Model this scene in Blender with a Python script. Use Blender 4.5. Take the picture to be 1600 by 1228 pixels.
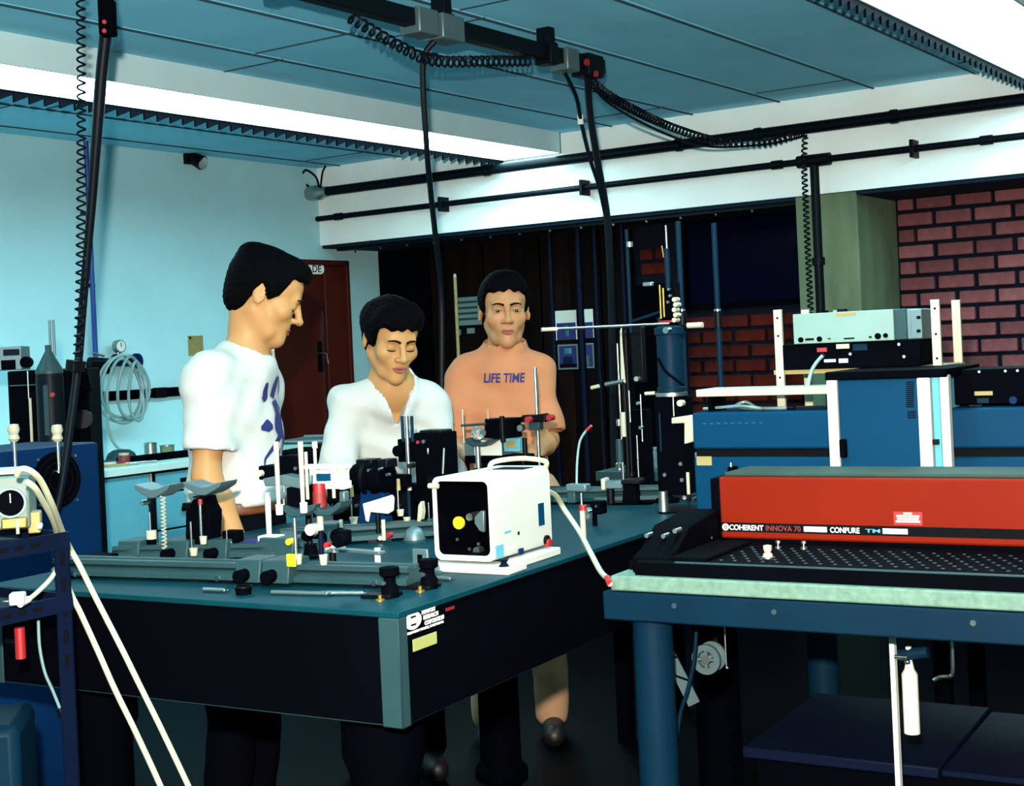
import bpy, bmesh, math, random
import numpy as np
from mathutils import Vector, Matrix, Euler
random.seed(7)
for o in list(bpy.data.objects): bpy.data.objects.remove(o)
SC = bpy.context.scene
COL = SC.collection
R_ = math.radians
PI = math.pi

# ------------------------------------------------------------------ camera
FPX = 2222.0; ROLL = R_(2.61); CAMH = 1.46
RIGHT = Vector((math.cos(ROLL), 0, -math.sin(ROLL)))
UP = Vector((math.sin(ROLL), 0, math.cos(ROLL)))
FWD = Vector((0, 1, 0))
CAM = Vector((0, 0, CAMH))
cd = bpy.data.cameras.new('camera'); co = bpy.data.objects.new('camera', cd); COL.objects.link(co)
m = Matrix.Identity(4)
for i in range(3):
    m[i][0] = RIGHT[i]; m[i][1] = UP[i]; m[i][2] = -FWD[i]; m[i][3] = CAM[i]
co.matrix_world = m
cd.sensor_fit = 'HORIZONTAL'; cd.sensor_width = 36.0; cd.lens = 36.0 * FPX / 1600.0
cd.shift_y = -74.0 / 1600.0
cd.clip_start = 0.05
SC.camera = co

# ------------------------------------------------------------------ world, flash, exposure
w = bpy.data.worlds.new('world'); SC.world = w; w.use_nodes = True
w.node_tree.nodes['Background'].inputs[0].default_value = (0.004, 0.01, 0.03, 1)
w.node_tree.nodes['Background'].inputs[1].default_value = 1.0
fl = bpy.data.lights.new('camera_flash', 'AREA'); fl.shape = 'DISK'; fl.size = 0.055
fl.energy = 330.0; fl.color = (1.0, 0.93, 0.80)
fo = bpy.data.objects.new('camera_flash', fl); COL.objects.link(fo)
fo.location = (-0.05, -0.02, CAMH + 0.20); fo.rotation_euler = (R_(89), 0, R_(0))
SC.view_settings.view_transform = 'Standard'; SC.view_settings.look = 'None'
SC.view_settings.exposure = 0.0; SC.view_settings.gamma = 1.0
SC.view_settings.use_curve_mapping = False
LAMP_STRENGTH = 20.0; LAMP_COLOR = (0.52, 0.93, 1.0)

# ------------------------------------------------------------------ place frames (measured from the picture)
def ray(px, py): return (px - 800) / FPX * RIGHT + (540 - py) / FPX * UP + FWD
def at(px, py, d): return CAM + d * ray(px, py)
def hz(px, py, z):
    r = ray(px, py); return CAM + r * ((z - CAMH) / r.z)
class Frame:
    def __init__(s, o, deg):
        s.o = Vector((o[0], o[1], 0)); s.rz = R_(deg)
        s.x = Vector((math.cos(s.rz), math.sin(s.rz), 0)); s.y = Vector((-math.sin(s.rz), math.cos(s.rz), 0))
    def g(s, x, y, z=0): return s.o + s.x * x + s.y * y + Vector((0, 0, z))
    def l(s, p): q = p - s.o; return Vector((q.dot(s.x), q.dot(s.y), q.z))
    def py(s, px, py, y):      # local point where a picture ray meets the plane local-y = y
        r = ray(px, py); return s.l(CAM + r * ((s.o + s.y * y - CAM).dot(s.y) / r.dot(s.y)))
    def pxx(s, px, py, x):
        r = ray(px, py); return s.l(CAM + r * ((s.o + s.x * x - CAM).dot(s.x) / r.dot(s.x)))
    def pz(s, px, py, z): return s.l(hz(px, py, z))
_c = at(495, 262, 9.5)
ROOM = Frame(_c, -34.5)          # x along the beam wall, y along the left wall, origin in their corner
CEIL = 2.70; TZ = 0.97
LT = Frame(hz(622, 957, TZ), -30)     # left optical table, origin at its near corner
RT = Frame(hz(953, 899, TZ), -30)     # right granite table

# ------------------------------------------------------------------ materials
def lin(c):
    c = c.lstrip('#'); v = [int(c[i:i + 2], 16) / 255 for i in (0, 2, 4)]
    return tuple(x / 12.92 if x <= 0.04045 else ((x + 0.055) / 1.055) ** 2.4 for x in v) + (1,)
def pm(name, col, rough=0.5, metal=0.0, var=0.12, scale=6.0, bump=0.0, bscale=60.0, rnd=0.0, emit=None, spec=0.5, stretch=None, coat=0.0, dk=0.6):
    mt = bpy.data.materials.new(name); mt.use_nodes = True
    nt = mt.node_tree; b = nt.nodes['Principled BSDF']; L = nt.links
    c = tuple(x * dk for x in lin(col)[:3]) + (1,)
    b.inputs['Roughness'].default_value = rough; b.inputs['Metallic'].default_value = metal
    b.inputs['Specular IOR Level'].default_value = spec
    b.inputs['Coat Weight'].default_value = coat
    tc = nt.nodes.new('ShaderNodeTexCoord'); mp = nt.nodes.new('ShaderNodeMapping')
    if stretch: mp.inputs['Scale'].default_value = stretch
    L.new(tc.outputs['Object'], mp.inputs[0])
    nz = nt.nodes.new('ShaderNodeTexNoise'); nz.inputs['Scale'].default_value = scale; nz.inputs['Detail'].default_value = 5
    L.new(mp.outputs[0], nz.inputs['Vector'])
    rp = nt.nodes.new('ShaderNodeValToRGB')
    rp.color_ramp.elements[0].position = 0.3; rp.color_ramp.elements[1].position = 0.7
    lo = 1 - var; hi = 1 + var
    rp.color_ramp.elements[0].color = (c[0] * lo, c[1] * lo, c[2] * lo, 1)
    rp.color_ramp.elements[1].color = (min(1, c[0] * hi), min(1, c[1] * hi), min(1, c[2] * hi), 1)
    L.new(nz.outputs['Fac'], rp.inputs[0])
    out = rp.outputs[0]
    if rnd:
        oi = nt.nodes.new('ShaderNodeObjectInfo'); hs = nt.nodes.new('ShaderNodeHueSaturation')
        mr = nt.nodes.new('ShaderNodeMapRange'); mr.inputs['To Min'].default_value = 1 - rnd; mr.inputs['To Max'].default_value = 1 + rnd
        L.new(oi.outputs['Random'], mr.inputs['Value']); L.new(mr.outputs[0], hs.inputs['Value']); L.new(out, hs.inputs['Color'])
        out = hs.outputs[0]
    L.new(out, b.inputs['Base Color'])
    if bump:
        n2 = nt.nodes.new('ShaderNodeTexNoise'); n2.inputs['Scale'].default_value = bscale; n2.inputs['Detail'].default_value = 4
        L.new(mp.outputs[0], n2.inputs['Vector'])
        bp = nt.nodes.new('ShaderNodeBump'); bp.inputs['Strength'].default_value = bump; bp.inputs['Distance'].default_value = 0.01
        L.new(n2.outputs['Fac'], bp.inputs['Height']); L.new(bp.outputs[0], b.inputs['Normal'])
    if emit:
        b.inputs['Emission Color'].default_value = tuple(emit[0]) + (1,); b.inputs['Emission Strength'].default_value = emit[1]
    return mt
def glass(name, col=(0.7, 0.85, 0.9), rough=0.05):
    mt = bpy.data.materials.new(name); mt.use_nodes = True
    b = mt.node_tree.nodes['Principled BSDF']
    b.inputs['Base Color'].default_value = tuple(col) + (1,); b.inputs['Transmission Weight'].default_value = 0.9
    b.inputs['Roughness'].default_value = rough; b.inputs['IOR'].default_value = 1.45
    return mt
class M: pass
M.wall = pm('painted_wall', '#a2cfd6', 0.8, var=0.05, scale=2.5, bump=0.08, bscale=90, dk=1, spec=0.1)
M.ceil = pm('ceiling_board', '#84d6f2', 0.7, var=0.05, scale=3, bump=0.05, spec=0.2, dk=1)
M.ceilgap = pm('ceiling_gap', '#274e5e', 0.9)
M.beam = pm('beam_paint', '#eef6f3', 0.7, var=0.05, scale=3, bump=0.05, spec=0.2, dk=1)
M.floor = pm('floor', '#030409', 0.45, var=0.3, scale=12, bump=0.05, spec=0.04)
M.concrete = pm('concrete', '#66755c', 0.9, var=0.28, scale=5, bump=0.35, bscale=40, stretch=(1, 1, 0.35), dk=1, spec=0.05)
M.mortar = pm('mortar', '#0c101c', 0.95, bump=0.3, var=0.25, spec=0.1, dk=1)
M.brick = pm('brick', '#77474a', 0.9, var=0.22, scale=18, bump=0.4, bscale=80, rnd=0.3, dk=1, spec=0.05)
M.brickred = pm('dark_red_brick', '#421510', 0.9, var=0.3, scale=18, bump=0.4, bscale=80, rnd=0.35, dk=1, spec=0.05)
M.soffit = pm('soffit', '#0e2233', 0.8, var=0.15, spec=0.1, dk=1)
M.dwood = pm('dark_stained_board', '#0d0504', 0.6, var=0.5, scale=3, stretch=(8, 8, 0.6), rnd=0.5, dk=1, spec=0.05)
M.navyglass = pm('night_window_glass', '#020216', 0.25, var=0.05, dk=1, spec=0.02)
M.door = pm('red_brown_door', '#43140d', 0.5, var=0.12, scale=5, spec=0.2, dk=1)
M.black = pm('black_metal', '#05060c', 0.45, var=0.2, spec=0.12)
M.blackmatte = pm('black_matte', '#020309', 0.8, var=0.2, spec=0.02)
M.pipe = pm('dark_pipe', '#050b12', 0.45, var=0.15, dk=1, spec=0.08)
M.chrome = pm('chrome', '#d9dcd8', 0.22, 1.0, var=0.05, dk=0.9)
M.steel = pm('brushed_steel', '#b5bbb8', 0.38, 1.0, var=0.1, dk=0.8)
M.alu = pm('grey_aluminium', '#566b70', 0.45, 0.5, var=0.08, dk=1)
M.anod = pm('grey_green_anodised', '#243c40', 0.45, 0.15, var=0.1, dk=1, spec=0.15)
M.tabletop = pm('table_top_plate', '#07313a', 0.5, 0.1, var=0.12, scale=9, dk=1, spec=0.05)
M.white = pm('white_enamel', '#eeece2', 0.4, var=0.04, dk=0.6)
M.cream = pm('cream_plastic', '#e6dfc2', 0.5, var=0.06, dk=0.5)
M.beige = pm('beige_metal', '#5b6b62', 0.5, var=0.08, dk=0.8)
M.cream2 = pm('pale_yellow_paper', '#a8aa62', 0.6, var=0.08, dk=0.8)
M.silver = pm('silver_grey_panel', '#78938b', 0.5, var=0.06, dk=0.8)
M.lid = pm('greenish_grey_lid', '#2c3a33', 0.6, var=0.2, dk=1, spec=0.1)
M.yellow = pm('yellow', '#c9b915', 0.5, var=0.05, dk=1)
M.brass = pm('brass', '#b99a4a', 0.35, 0.8, var=0.1)
M.red = pm('red_plastic', '#8e141b', 0.45, var=0.08, dk=1)
M.laser = pm('orange_red_enamel', '#6a1505', 0.5, var=0.07, scale=4, dk=1, spec=0.06)
M.bluefaint = pm('faint_blue_print', '#124a66', 0.5, dk=1, spec=0.05)
M.blue = pm('blue_enamel', '#03304c', 0.5, var=0.07, scale=4, dk=1, spec=0.05)
M.dblue = pm('dark_blue_enamel', '#042144', 0.5, var=0.08, dk=1, spec=0.05)
M.tblue = pm('blue_grey_steel', '#041d2d', 0.5, var=0.12, scale=5, dk=1, spec=0.06)
M.navy = pm('navy_plastic', '#060d20', 0.5, var=0.15, dk=1, spec=0.05)
M.granite = pm('granite', '#5d7568', 0.6, var=0.2, scale=60, dk=1, spec=0.05)
M.paper = pm('paper', '#d9dfd6', 0.8, var=0.05, dk=0.8)
M.greypaper = pm('grey_paper', '#7c9695', 0.8, var=0.05)
M.ink = pm('ink_black', '#0a0a0e', 0.7, spec=0.05)
M.inkblue = pm('ink_blue', '#16206e', 0.7)
M.inkwhite = pm('ink_white', '#f0f0ea', 0.6, dk=0.9)
M.inkred = pm('ink_red', '#8e1b1b', 0.6)
M.hose = pm('white_tubing', '#a5a78c', 0.45, var=0.05, dk=1)
M.clear = pm('clear_tubing', '#8fb3b4', 0.3, var=0.1)
M.bluehose = pm('blue_hose', '#1c4fae', 0.4)
M.wood = pm('pale_wood', '#8a7a48', 0.7, var=0.15, stretch=(1, 8, 8), dk=1)
M.bench = pm('pale_blue_drawer_front', '#6cc0d6', 0.5, var=0.06, spec=0.1, dk=0.58)
M.benchtop = pm('pale_bench_edge', '#b8d4cf', 0.6, var=0.06, dk=0.9)
M.diff = pm('lamp_diffuser', '#ffffff', 0.6, var=0.0, emit=(LAMP_COLOR, LAMP_STRENGTH))
M.lampbody = pm('lamp_body', '#cdeaf0', 0.5, var=0.03, dk=0.8)
M.glass = glass('clear_glass')

# ------------------------------------------------------------------ mesh helpers
def obj(name, me, parent=None):
    o = bpy.data.objects.new(name, me); COL.objects.link(o)
    if parent: o.parent = parent
    return o
def tag(o, label=None, cat=None, group=None, kind=None):
    if label: o['label'] = label
    if cat: o['category'] = cat
    if group: o['group'] = group
    if kind: o['kind'] = kind
    return o
def root(name, label, cat, loc=(0, 0, 0), rz=0.0, group=None):
    o = bpy.data.objects.new(name, None); COL.objects.link(o); o.empty_display_size = 0.05
    o.location = loc; o.rotation_euler = (0, 0, rz)
    return tag(o, label, cat, group)
def ortho(d):
    d = d.normalized(); a = Vector((0, 0, 1)) if abs(d.z) < 0.9 else Vector((1, 0, 0))
    u = d.cross(a).normalized(); return u, d.cross(u).normalized()
class MB:
    def __init__(s): s.v = []; s.f = []
    def add(s, vs, fs):
        n = len(s.v); s.v += [tuple(v) for v in vs]; s.f += [tuple(i + n for i in f) for f in fs]; return s
    def bx(s, x0, x1, y0, y1, z0, z1, mat=None):
        vs = [Vector((x, y, z)) for x in (x0, x1) for y in (y0, y1) for z in (z0, z1)]
        if mat: vs = [mat @ v for v in vs]
        return s.add(vs, [(0, 1, 3, 2), (4, 6, 7, 5), (0, 4, 5, 1), (2, 3, 7, 6), (0, 2, 6, 4), (1, 5, 7, 3)])
    def box(s, c, d, rot=None):
        mt = Matrix.Translation(Vector(c)) @ (Euler(rot).to_matrix().to_4x4() if rot else Matrix.Identity(4))
        return s.bx(-d[0] / 2, d[0] / 2, -d[1] / 2, d[1] / 2, -d[2] / 2, d[2] / 2, mt)
    def beam(s, p0, p1, w, h, upv=(0, 0, 1)):
        p0 = Vector(p0); p1 = Vector(p1); d = (p1 - p0).normalized(); u = Vector(upv)
        if abs(d.dot(u)) > 0.98: u = Vector((0, 1, 0))
        r = d.cross(u).normalized(); u = r.cross(d)
        mt = Matrix.Identity(4)
        for i in range(3): mt[i][0] = d[i]; mt[i][1] = r[i]; mt[i][2] = u[i]; mt[i][3] = p0[i]
        return s.bx(0, (p1 - p0).length, -w / 2, w / 2, -h / 2, h / 2, mt)
    def cyl(s, p0, p1, r0, r1=None, n=16):
        p0 = Vector(p0); p1 = Vector(p1); r1 = r0 if r1 is None else r1
        u, w_ = ortho(p1 - p0); vs = []
        for p, r in ((p0, r0), (p1, r1)):
            for i in range(n):
                a = 2 * PI * i / n; vs.append(p + (u * math.cos(a) + w_ * math.sin(a)) * r)
        fs = [(i, (i + 1) % n, n + (i + 1) % n, n + i) for i in range(n)]
        fs += [tuple(range(n - 1, -1, -1)), tuple(range(n, 2 * n))]
        return s.add(vs, fs)
    def ring(s, c, axis, r_out, r_in, th, n=24):
        c = Vector(c); d = Vector(axis).normalized(); u, w_ = ortho(d); vs = []
        for h, r in ((-th / 2, r_out), (th / 2, r_out), (th / 2, r_in), (-th / 2, r_in)):
            for i in range(n):
                a = 2 * PI * i / n; vs.append(c + d * h + (u * math.cos(a) + w_ * math.sin(a)) * r)
        fs = []
        for k in range(4):
            for i in range(n):
                fs.append((k * n + i, k * n + (i + 1) % n, ((k + 1) % 4) * n + (i + 1) % n, ((k + 1) % 4) * n + i))
        return s.add(vs, fs)
    def lathe(s, prof, n=20, o=(0, 0, 0), mat=None):
        o = Vector(o); vs = []; fs = []
        for r, z in prof:
            for i in range(n):
                a = 2 * PI * i / n; v = Vector((math.cos(a) * max(r, 1e-5), math.sin(a) * max(r, 1e-5), z))
                vs.append((mat @ v if mat else v) + o)
        for k in range(len(prof) - 1):
            for i in range(n): fs.append((k * n + i, k * n + (i + 1) % n, (k + 1) * n + (i + 1) % n, (k + 1) * n + i))
        fs += [tuple(range(n - 1, -1, -1)), tuple(range((len(prof) - 1) * n, len(prof) * n))]
        return s.add(vs, fs)
    def tube(s, pts, r, n=8, closed=False):
        pts = [Vector(p) for p in pts]; N = len(pts); vs = []; fs = []; u = None
        rr = r if hasattr(r, '__len__') else [r] * N
        for k, p in enumerate(pts):
            a = pts[k - 1] if (k or closed) else p; b = pts[(k + 1) % N] if (k < N - 1 or closed) else p
            d = (b - a).normalized()
            if u is None: u, _ = ortho(d)
            u = (u - d * u.dot(d)).normalized(); w_ = d.cross(u)
            for i in range(n):
                t = 2 * PI * i / n; vs.append(p + (u * math.cos(t) + w_ * math.sin(t)) * rr[k])
        for k in range(N if closed else N - 1):
            k2 = (k + 1) % N
            for i in range(n): fs.append((k * n + i, k * n + (i + 1) % n, k2 * n + (i + 1) % n, k2 * n + i))
        if not closed: fs += [tuple(range(n - 1, -1, -1)), tuple(range((N - 1) * n, N * n))]
        return s.add(vs, fs)
    def prism(s, poly, ax, t0, t1, mat=None):
        """poly: 2-D outline; ax 'x': poly is (y,z) pushed along x; 'y': (x,z); 'z': (x,y)"""
        n = len(poly); vs = []
        for t in (t0, t1):
            for a, b in poly:
                v = Vector({'x': (t, a, b), 'y': (a, t, b), 'z': (a, b, t)}[ax]); vs.append(mat @ v if mat else v)
        fs = [(i, (i + 1) % n, n + (i + 1) % n, n + i) for i in range(n)] + [tuple(range(n - 1, -1, -1)), tuple(range(n, 2 * n))]
        return s.add(vs, fs)
    def sph(s, c, r, sc=(1, 1, 1), n=14):
        c = Vector(c); m_ = max(6, n // 2)
        return s.lathe([(r * math.sin(PI * k / m_), -r * math.cos(PI * k / m_)) for k in range(m_ + 1)], n, c, Matrix.Diagonal((sc[0], sc[1], sc[2])))
    def build(s, name, mat, parent=None, bv=0.0, sharp=38, label=None, seg=2):
        me = bpy.data.meshes.new(name); me.from_pydata(s.v, [], s.f)
        bm = bmesh.new(); bm.from_mesh(me); bmesh.ops.recalc_face_normals(bm, faces=bm.faces); bm.to_mesh(me); bm.free()
        me.materials.append(mat)
        me.polygons.foreach_set('use_smooth', [True] * len(me.polygons))
        me.set_sharp_from_angle(angle=R_(sharp))
        o = obj(name, me, parent)
        if bv:
            b = o.modifiers.new('bevel', 'BEVEL'); b.width = bv; b.segments = seg; b.limit_method = 'ANGLE'; b.angle_limit = R_(40)
        if label: o['label'] = label
        return o
def bez(pts, n=8):
    """Catmull-Rom through the points"""
    P = [Vector(p) for p in pts]; out = []
    for i in range(len(P) - 1):
        a = P[max(i - 1, 0)]; b = P[i]; c = P[i + 1]; d = P[min(i + 2, len(P) - 1)]
        for k in range(n):
            t = k / n
            out.append(0.5 * ((2 * b) + (c - a) * t + (2 * a - 5 * b + 4 * c - d) * t * t + (3 * b - a - 3 * c + d) * t ** 3))
    out.append(P[-1]); return out
def coil(path, r, pitch, seg=8):
    """helix around a path of points"""
    P = [Vector(p) for p in path]; L = [0]
    for i in range(1, len(P)): L.append(L[-1] + (P[i] - P[i - 1]).length)
    tot = L[-1]; n = int(tot / pitch * seg); out = []; j = 0
    for k in range(n + 1):
        s = tot * k / n
        while j < len(P) - 2 and L[j + 1] < s: j += 1
        t = (s - L[j]) / max(1e-9, L[j + 1] - L[j]); p = P[j].lerp(P[j + 1], t); d = P[j + 1] - P[j]
        u, w_ = ortho(d); a = 2 * PI * k / seg
        out.append(p + (u * math.cos(a) + w_ * math.sin(a)) * r)
    return out
def text_mesh(txt, size, depth=0.0006, off=0.0):
    cu = bpy.data.curves.new('txt', 'FONT'); cu.body = txt; cu.size = size; cu.extrude = depth; cu.align_x = 'LEFT'; cu.offset = off
    o = bpy.data.objects.new('txt', cu); COL.objects.link(o)
    dg = bpy.context.evaluated_depsgraph_get(); me = bpy.data.meshes.new_from_object(o.evaluated_get(dg))
    bpy.data.objects.remove(o); bpy.data.curves.remove(cu)
    return me
def lettering(txt, size, mat, parent, loc, rot, name='lettering', width=None, bold=0.015):
    me = text_mesh(txt, size, off=bold * size); me.name = name; me.materials.clear(); me.materials.append(mat)
    xs = [v.co.x for v in me.vertices]; w0 = max(xs) - min(xs)
    sx = (width / w0) if width else 1.0
    for v in me.vertices: v.co.x = (v.co.x - min(xs)) * sx
    o = obj(name, me, parent); o.location = loc; o.rotation_euler = rot
    return o
def copytree(o, parent=None, loc=None, label=None):
    c = o.copy(); COL.objects.link(c)
    if parent: c.parent = parent
    if loc is not None: c.location = loc
    if label: c['label'] = label
    for ch in list(o.children): copytree(ch, c)
    return c
def struct(o): o['kind'] = 'structure'; return o

# ================================================================== ROOM
X1, Y0, YB = 9.0, -10.0, 0.6
def rb(name, mat, dims, bv=0.0, parent=None):
    o = MB().bx(*dims).build(name, mat, parent, bv)
    if parent is None: o.location = ROOM.o; o.rotation_euler = (0, 0, ROOM.rz); struct(o)
    return o
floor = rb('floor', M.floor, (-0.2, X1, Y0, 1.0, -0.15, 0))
wall_left = rb('wall_left', M.wall, (-0.2, 0, Y0, YB, 0, CEIL + .15))
wall_right = rb('wall_right', M.wall, (X1, X1 + .2, Y0, 1.0, 0, CEIL + .15))
wall_front = rb('wall_front', M.wall, (-0.2, X1 + .2, Y0 - .2, Y0, 0, CEIL + .15))
ceiling = rb('ceiling', M.ceilgap, (-0.2, X1 + .2, Y0 - .2, 1.0, CEIL + .015, CEIL + .15))
# ceiling boards, one by one
edges = [-0.3 + 0.52 * k for k in range(19)]
bmesh_cache = {}
for k, x0 in enumerate(edges):
    x1 = x0 + 0.52
    off = (-2.73, -5.15, -7.6) if k % 2 == 0 else (-0.35, -2.9, -5.3, -7.8)
    ys = [0.0] + list(off) + [Y0]
    for j in range(len(ys) - 1):
        a = max(x0, 0) + .006; b = min(x1, X1) - .006
        if b - a < .05: continue
        MB().bx(a, b, ys[j + 1] + .003, ys[j] - .003, CEIL, CEIL + .02).build('panel', M.ceil, ceiling)
        if j: MB().bx(a, b, ys[j] - .005, ys[j] + .005, CEIL - .003, CEIL + .003).build('cross_strip', M.ceilgap, ceiling)
        if j == 0 and 0 <= x0 < 6:
            MB().bx(x0 - .02, x0 - .012, Y0, -.002, CEIL - .006, CEIL + .003).build('cover_strip', M.ceilgap, ceiling)
wall_beam = rb('trim_beam', M.beam, (0, X1, 0, YB + .4, 2.185, CEIL + .01))
tag(wall_beam, 'white downstand beam under the ceiling carrying two dark pipes', None)
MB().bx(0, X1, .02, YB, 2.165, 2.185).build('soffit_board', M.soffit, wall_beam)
wall_back = rb('wall_back', M.mortar, (-0.2, X1, YB + .012, YB + .25, 0, 2.2))
# bricks: one shared mesh, a second for half bricks at the ends
def brickmesh(l, mt):
    me = MB().bx(0, l, -.022, .01, 0, .068).build('brick', mt)
    b = me.modifiers.new('bevel', 'BEVEL'); b.width = .003; b.segments = 1
    d = me.data; bpy.data.objects.remove(me); return d
pale = (brickmesh(.19, M.brick), brickmesh(.085, M.brick)); darkb = (brickmesh(.19, M.brickred), brickmesh(.085, M.brickred))
def lay(x0, x1, z0, z1, meshes):
    row = 0; z = z0
    while z + .07 < z1:
        x = x0 + (0.0 if row % 2 == 0 else 0.0); first = row % 2
        while x < x1 - .04:
            l = .085 if first else .19
            if x + l > x1 + .01: 
                if x1 - x < .085: break
                l = .085
            first = 0
            o = obj('brick', meshes[1] if l < .1 else meshes[0], wall_back)
            o.location = (x + random.uniform(-.003, .003), YB + .012 + random.uniform(-.004, .003), z)
            bmod = o.modifiers.new('bevel', 'BEVEL'); bmod.width = .004; bmod.segments = 1
            x += l + .022
        z += .0885; row += 1
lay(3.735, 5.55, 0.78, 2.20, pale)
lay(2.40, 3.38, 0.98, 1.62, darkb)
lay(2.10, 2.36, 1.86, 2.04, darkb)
# dark window above the low brick wall
win = rb('window_1', M.navyglass, (2.42, 3.38, YB + .0, YB + .014, 1.66, 2.16))
for d in ((2.38, 2.42, YB - .03, YB + .03, 1.63, 2.18), (2.38, 3.38, YB - .03, YB + .03, 1.625, 1.66), (2.38, 3.38, YB - .03, YB + .03, 2.15, 2.185)):
    MB().bx(*d).build('window_frame', M.blackmatte, win, .003)
# stained boards of the dark partition
for k in range(11):
    x0 = .02 + k * .226 - (.014 if k > 8 else 0)
    MB().bx(x0, x0 + (.216 if k < 9 else .10 if k == 10 else .2), YB - .03 - (.012 if k % 2 else 0), YB + .012, 0, 2.16 if k < 9 else 1.80).build('board', M.dwood if 1 < k < 9 else M.blackmatte, wall_back, .003)
# concrete column
colu = rb('trim_column', M.concrete, (3.38, 3.72, 0.015, YB + .02, 0, 2.185), .008)
tag(colu, 'rough concrete column between the dark window and the brick wall')
# baseboards
rb('baseboard_left', M.pipe, (0.0, .015, Y0, -1.0, 0, .09))

# door in the left wall: two leaves, frame, sign, handle
dy0, dy1, dzt = -.72, .215, 2.085
door = rb('door_1', M.door, (.004, .012, dy0, dy1, 0, dzt))
for a, b in ((dy0, -.066), (-.058, dy1)):
    MB().bx(.012, .045, a + .035, b - .006 if b < 0 else b - .035, .01, dzt - .04).build('door_leaf', M.door, door, .004)
fr = MB().bx(0.004, .06, dy0, dy0 + .03, 0, dzt).bx(.004, .06, dy1 - .03, dy1, 0, dzt).bx(.004, .06, dy0, dy1, dzt - .035, dzt)
fr.build('door_frame', M.door, door, .003)
MB().bx(.045, .052, -.070, -.058, .3, 1.75).build('edge_strip', M.chrome, door)
p = ROOM.pxx(500, 557, .05)
h = MB().bx(.045, .052, p.y - .025, p.y + .025, p.z - .1, p.z + .1).build('lock_plate', M.black, door, .003)
MB().tube([(.05, p.y, p.z + .02), (.09, p.y, p.z + .02), (.095, p.y + .015, p.z + .02), (.095, p.y + .03, p.z - .05)], .008).build('door_handle', M.chrome, door)
p = ROOM.pxx(497, 420, .05)
sg = MB().prism([(p.y - .16 + .035 * math.cos(a), p.z + .035 * math.sin(a)) for a in [PI / 2 + PI * i / 8 for i in range(9)]] +
           [(p.y + .025 + .035 * math.cos(a), p.z + .035 * math.sin(a)) for a in [-PI / 2 + PI * i / 8 for i in range(9)]], 'x', .045, .05).build('sign', M.inkwhite, door)
lettering('DE', .065, M.ink, sg, (.0505, p.y - .055, p.z - .022), (PI / 2, 0, PI / 2), width=.085)

# ------------------------------------------------------------------ ceiling lamps
def luminaire(label, x0, x1, y0, y1):
    t = root('ceiling_lamp', label, 'lamp', ROOM.g(0, 0, 0), ROOM.rz, 'long fluorescent ceiling lamps')
    z = 2.58
    MB().bx(x1 - .012, x1, y0, y1, z, CEIL).build('side_panel', M.lampbody, t)
    MB().bx(x0, x0 + .012, y0, y1, z, CEIL).build('side_panel', M.lampbody, t)
    MB().bx(x0, x1, y1 - .012, y1, z, CEIL).build('end_panel', M.lampbody, t)
    MB().bx(x0 + .012, x1 - .012, y0, y1 - .012, z + .004, z + .012).build('diffuser', M.diff, t)
    # saw-toothed dark lip along the far edge
    mb = MB(); n = int((y1 - y0) / .075)
    for i in range(n):
        a = y0 + (y1 - y0) * i / n; b = y0 + (y1 - y0) * (i + 1) / n
        mb.prism([(a, z + .006), (b, z + .006), (b, z - .014), (a, z - .046)], 'x', x0 - .006, x0 + .004)
    mb.build('serrated_lip', M.blackmatte, t, sharp=20)
    return t
luminaire('long bright ceiling lamp with serrated edge above the pale left wall', 1.53, 1.95, -9.0, -.03)
luminaire('long bright ceiling lamp at the upper right above the brick wall', 4.68, 5.10, -9.0, -.03)

# ------------------------------------------------------------------ pipes on the beam
t = root('thick_pipe', 'thick dark pipe running along the upper part of the white beam', 'pipe', ROOM.g(0, 0, 0), ROOM.rz)
yq = -.09
a = ROOM.py(508, 298, yq); b = ROOM.py(1600, 157, yq)
zt = (a.z + b.z) / 2
MB().cyl((a.x, yq, zt), (X1 - .01, yq, zt), .030, n=14).build('tube', M.pipe, t)
for px in (760, 1062, 1186, 1400):
    q = ROOM.py(px, 250, yq).x
    MB().ring((q, yq, zt), (1, 0, 0), .036, .028, .035, 14).build('collar', M.pipe, t)
    MB().bx(q - .012, q + .012, yq, 0, zt - .012, zt + .012).build('bracket', M.pipe, t)
t2 = root('pipe_end_connector', 'shiny pipe-end valve with looped wires near the room corner', 'valve', ROOM.g(0, 0, 0), ROOM.rz)
MB().lathe([(.0, -.09), (.045, -.09), (.05, -.04), (.05, .03), (.034, .05), (.034, .09)], 14, (a.x - .07, yq, zt), Matrix.Rotation(PI / 2, 3, 'Y')).build('body', M.steel, t2)
MB().tube(bez([(a.x - .1, yq, zt + .02), (a.x - .17, yq - .03, zt + .09), (a.x - .12, yq - .05, zt + .15), (a.x - .05, yq - .03, zt + .1), (a.x - .03, yq - .02, zt + .02)]), .008, 6).build('wire_loop', M.pipe, t2)
MB().tube(bez([(a.x - .02, yq - .02, zt + .03), (a.x + .02, yq - .04, zt + .12), (a.x + .06, yq - .05, zt + .16)]), .006, 6).build('wire_end', M.pipe, t2)
MB().bx(a.x - .1, a.x - .06, yq, 0, zt - .015, zt + .015).build('bracket', M.pipe, t2)
t = root('thin_pipe', 'thinner dark pipe below the thick one along the white beam', 'pipe', ROOM.g(0, 0, 0), ROOM.rz)
a2 = ROOM.py(495, 338, -.06); b2 = ROOM.py(1600, 218, -.06); zl = (a2.z + b2.z) / 2
MB().cyl((a2.x, -.06, zl), (X1 - .01, -.06, zl), .018, n=12).build('tube', M.pipe, t)
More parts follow.
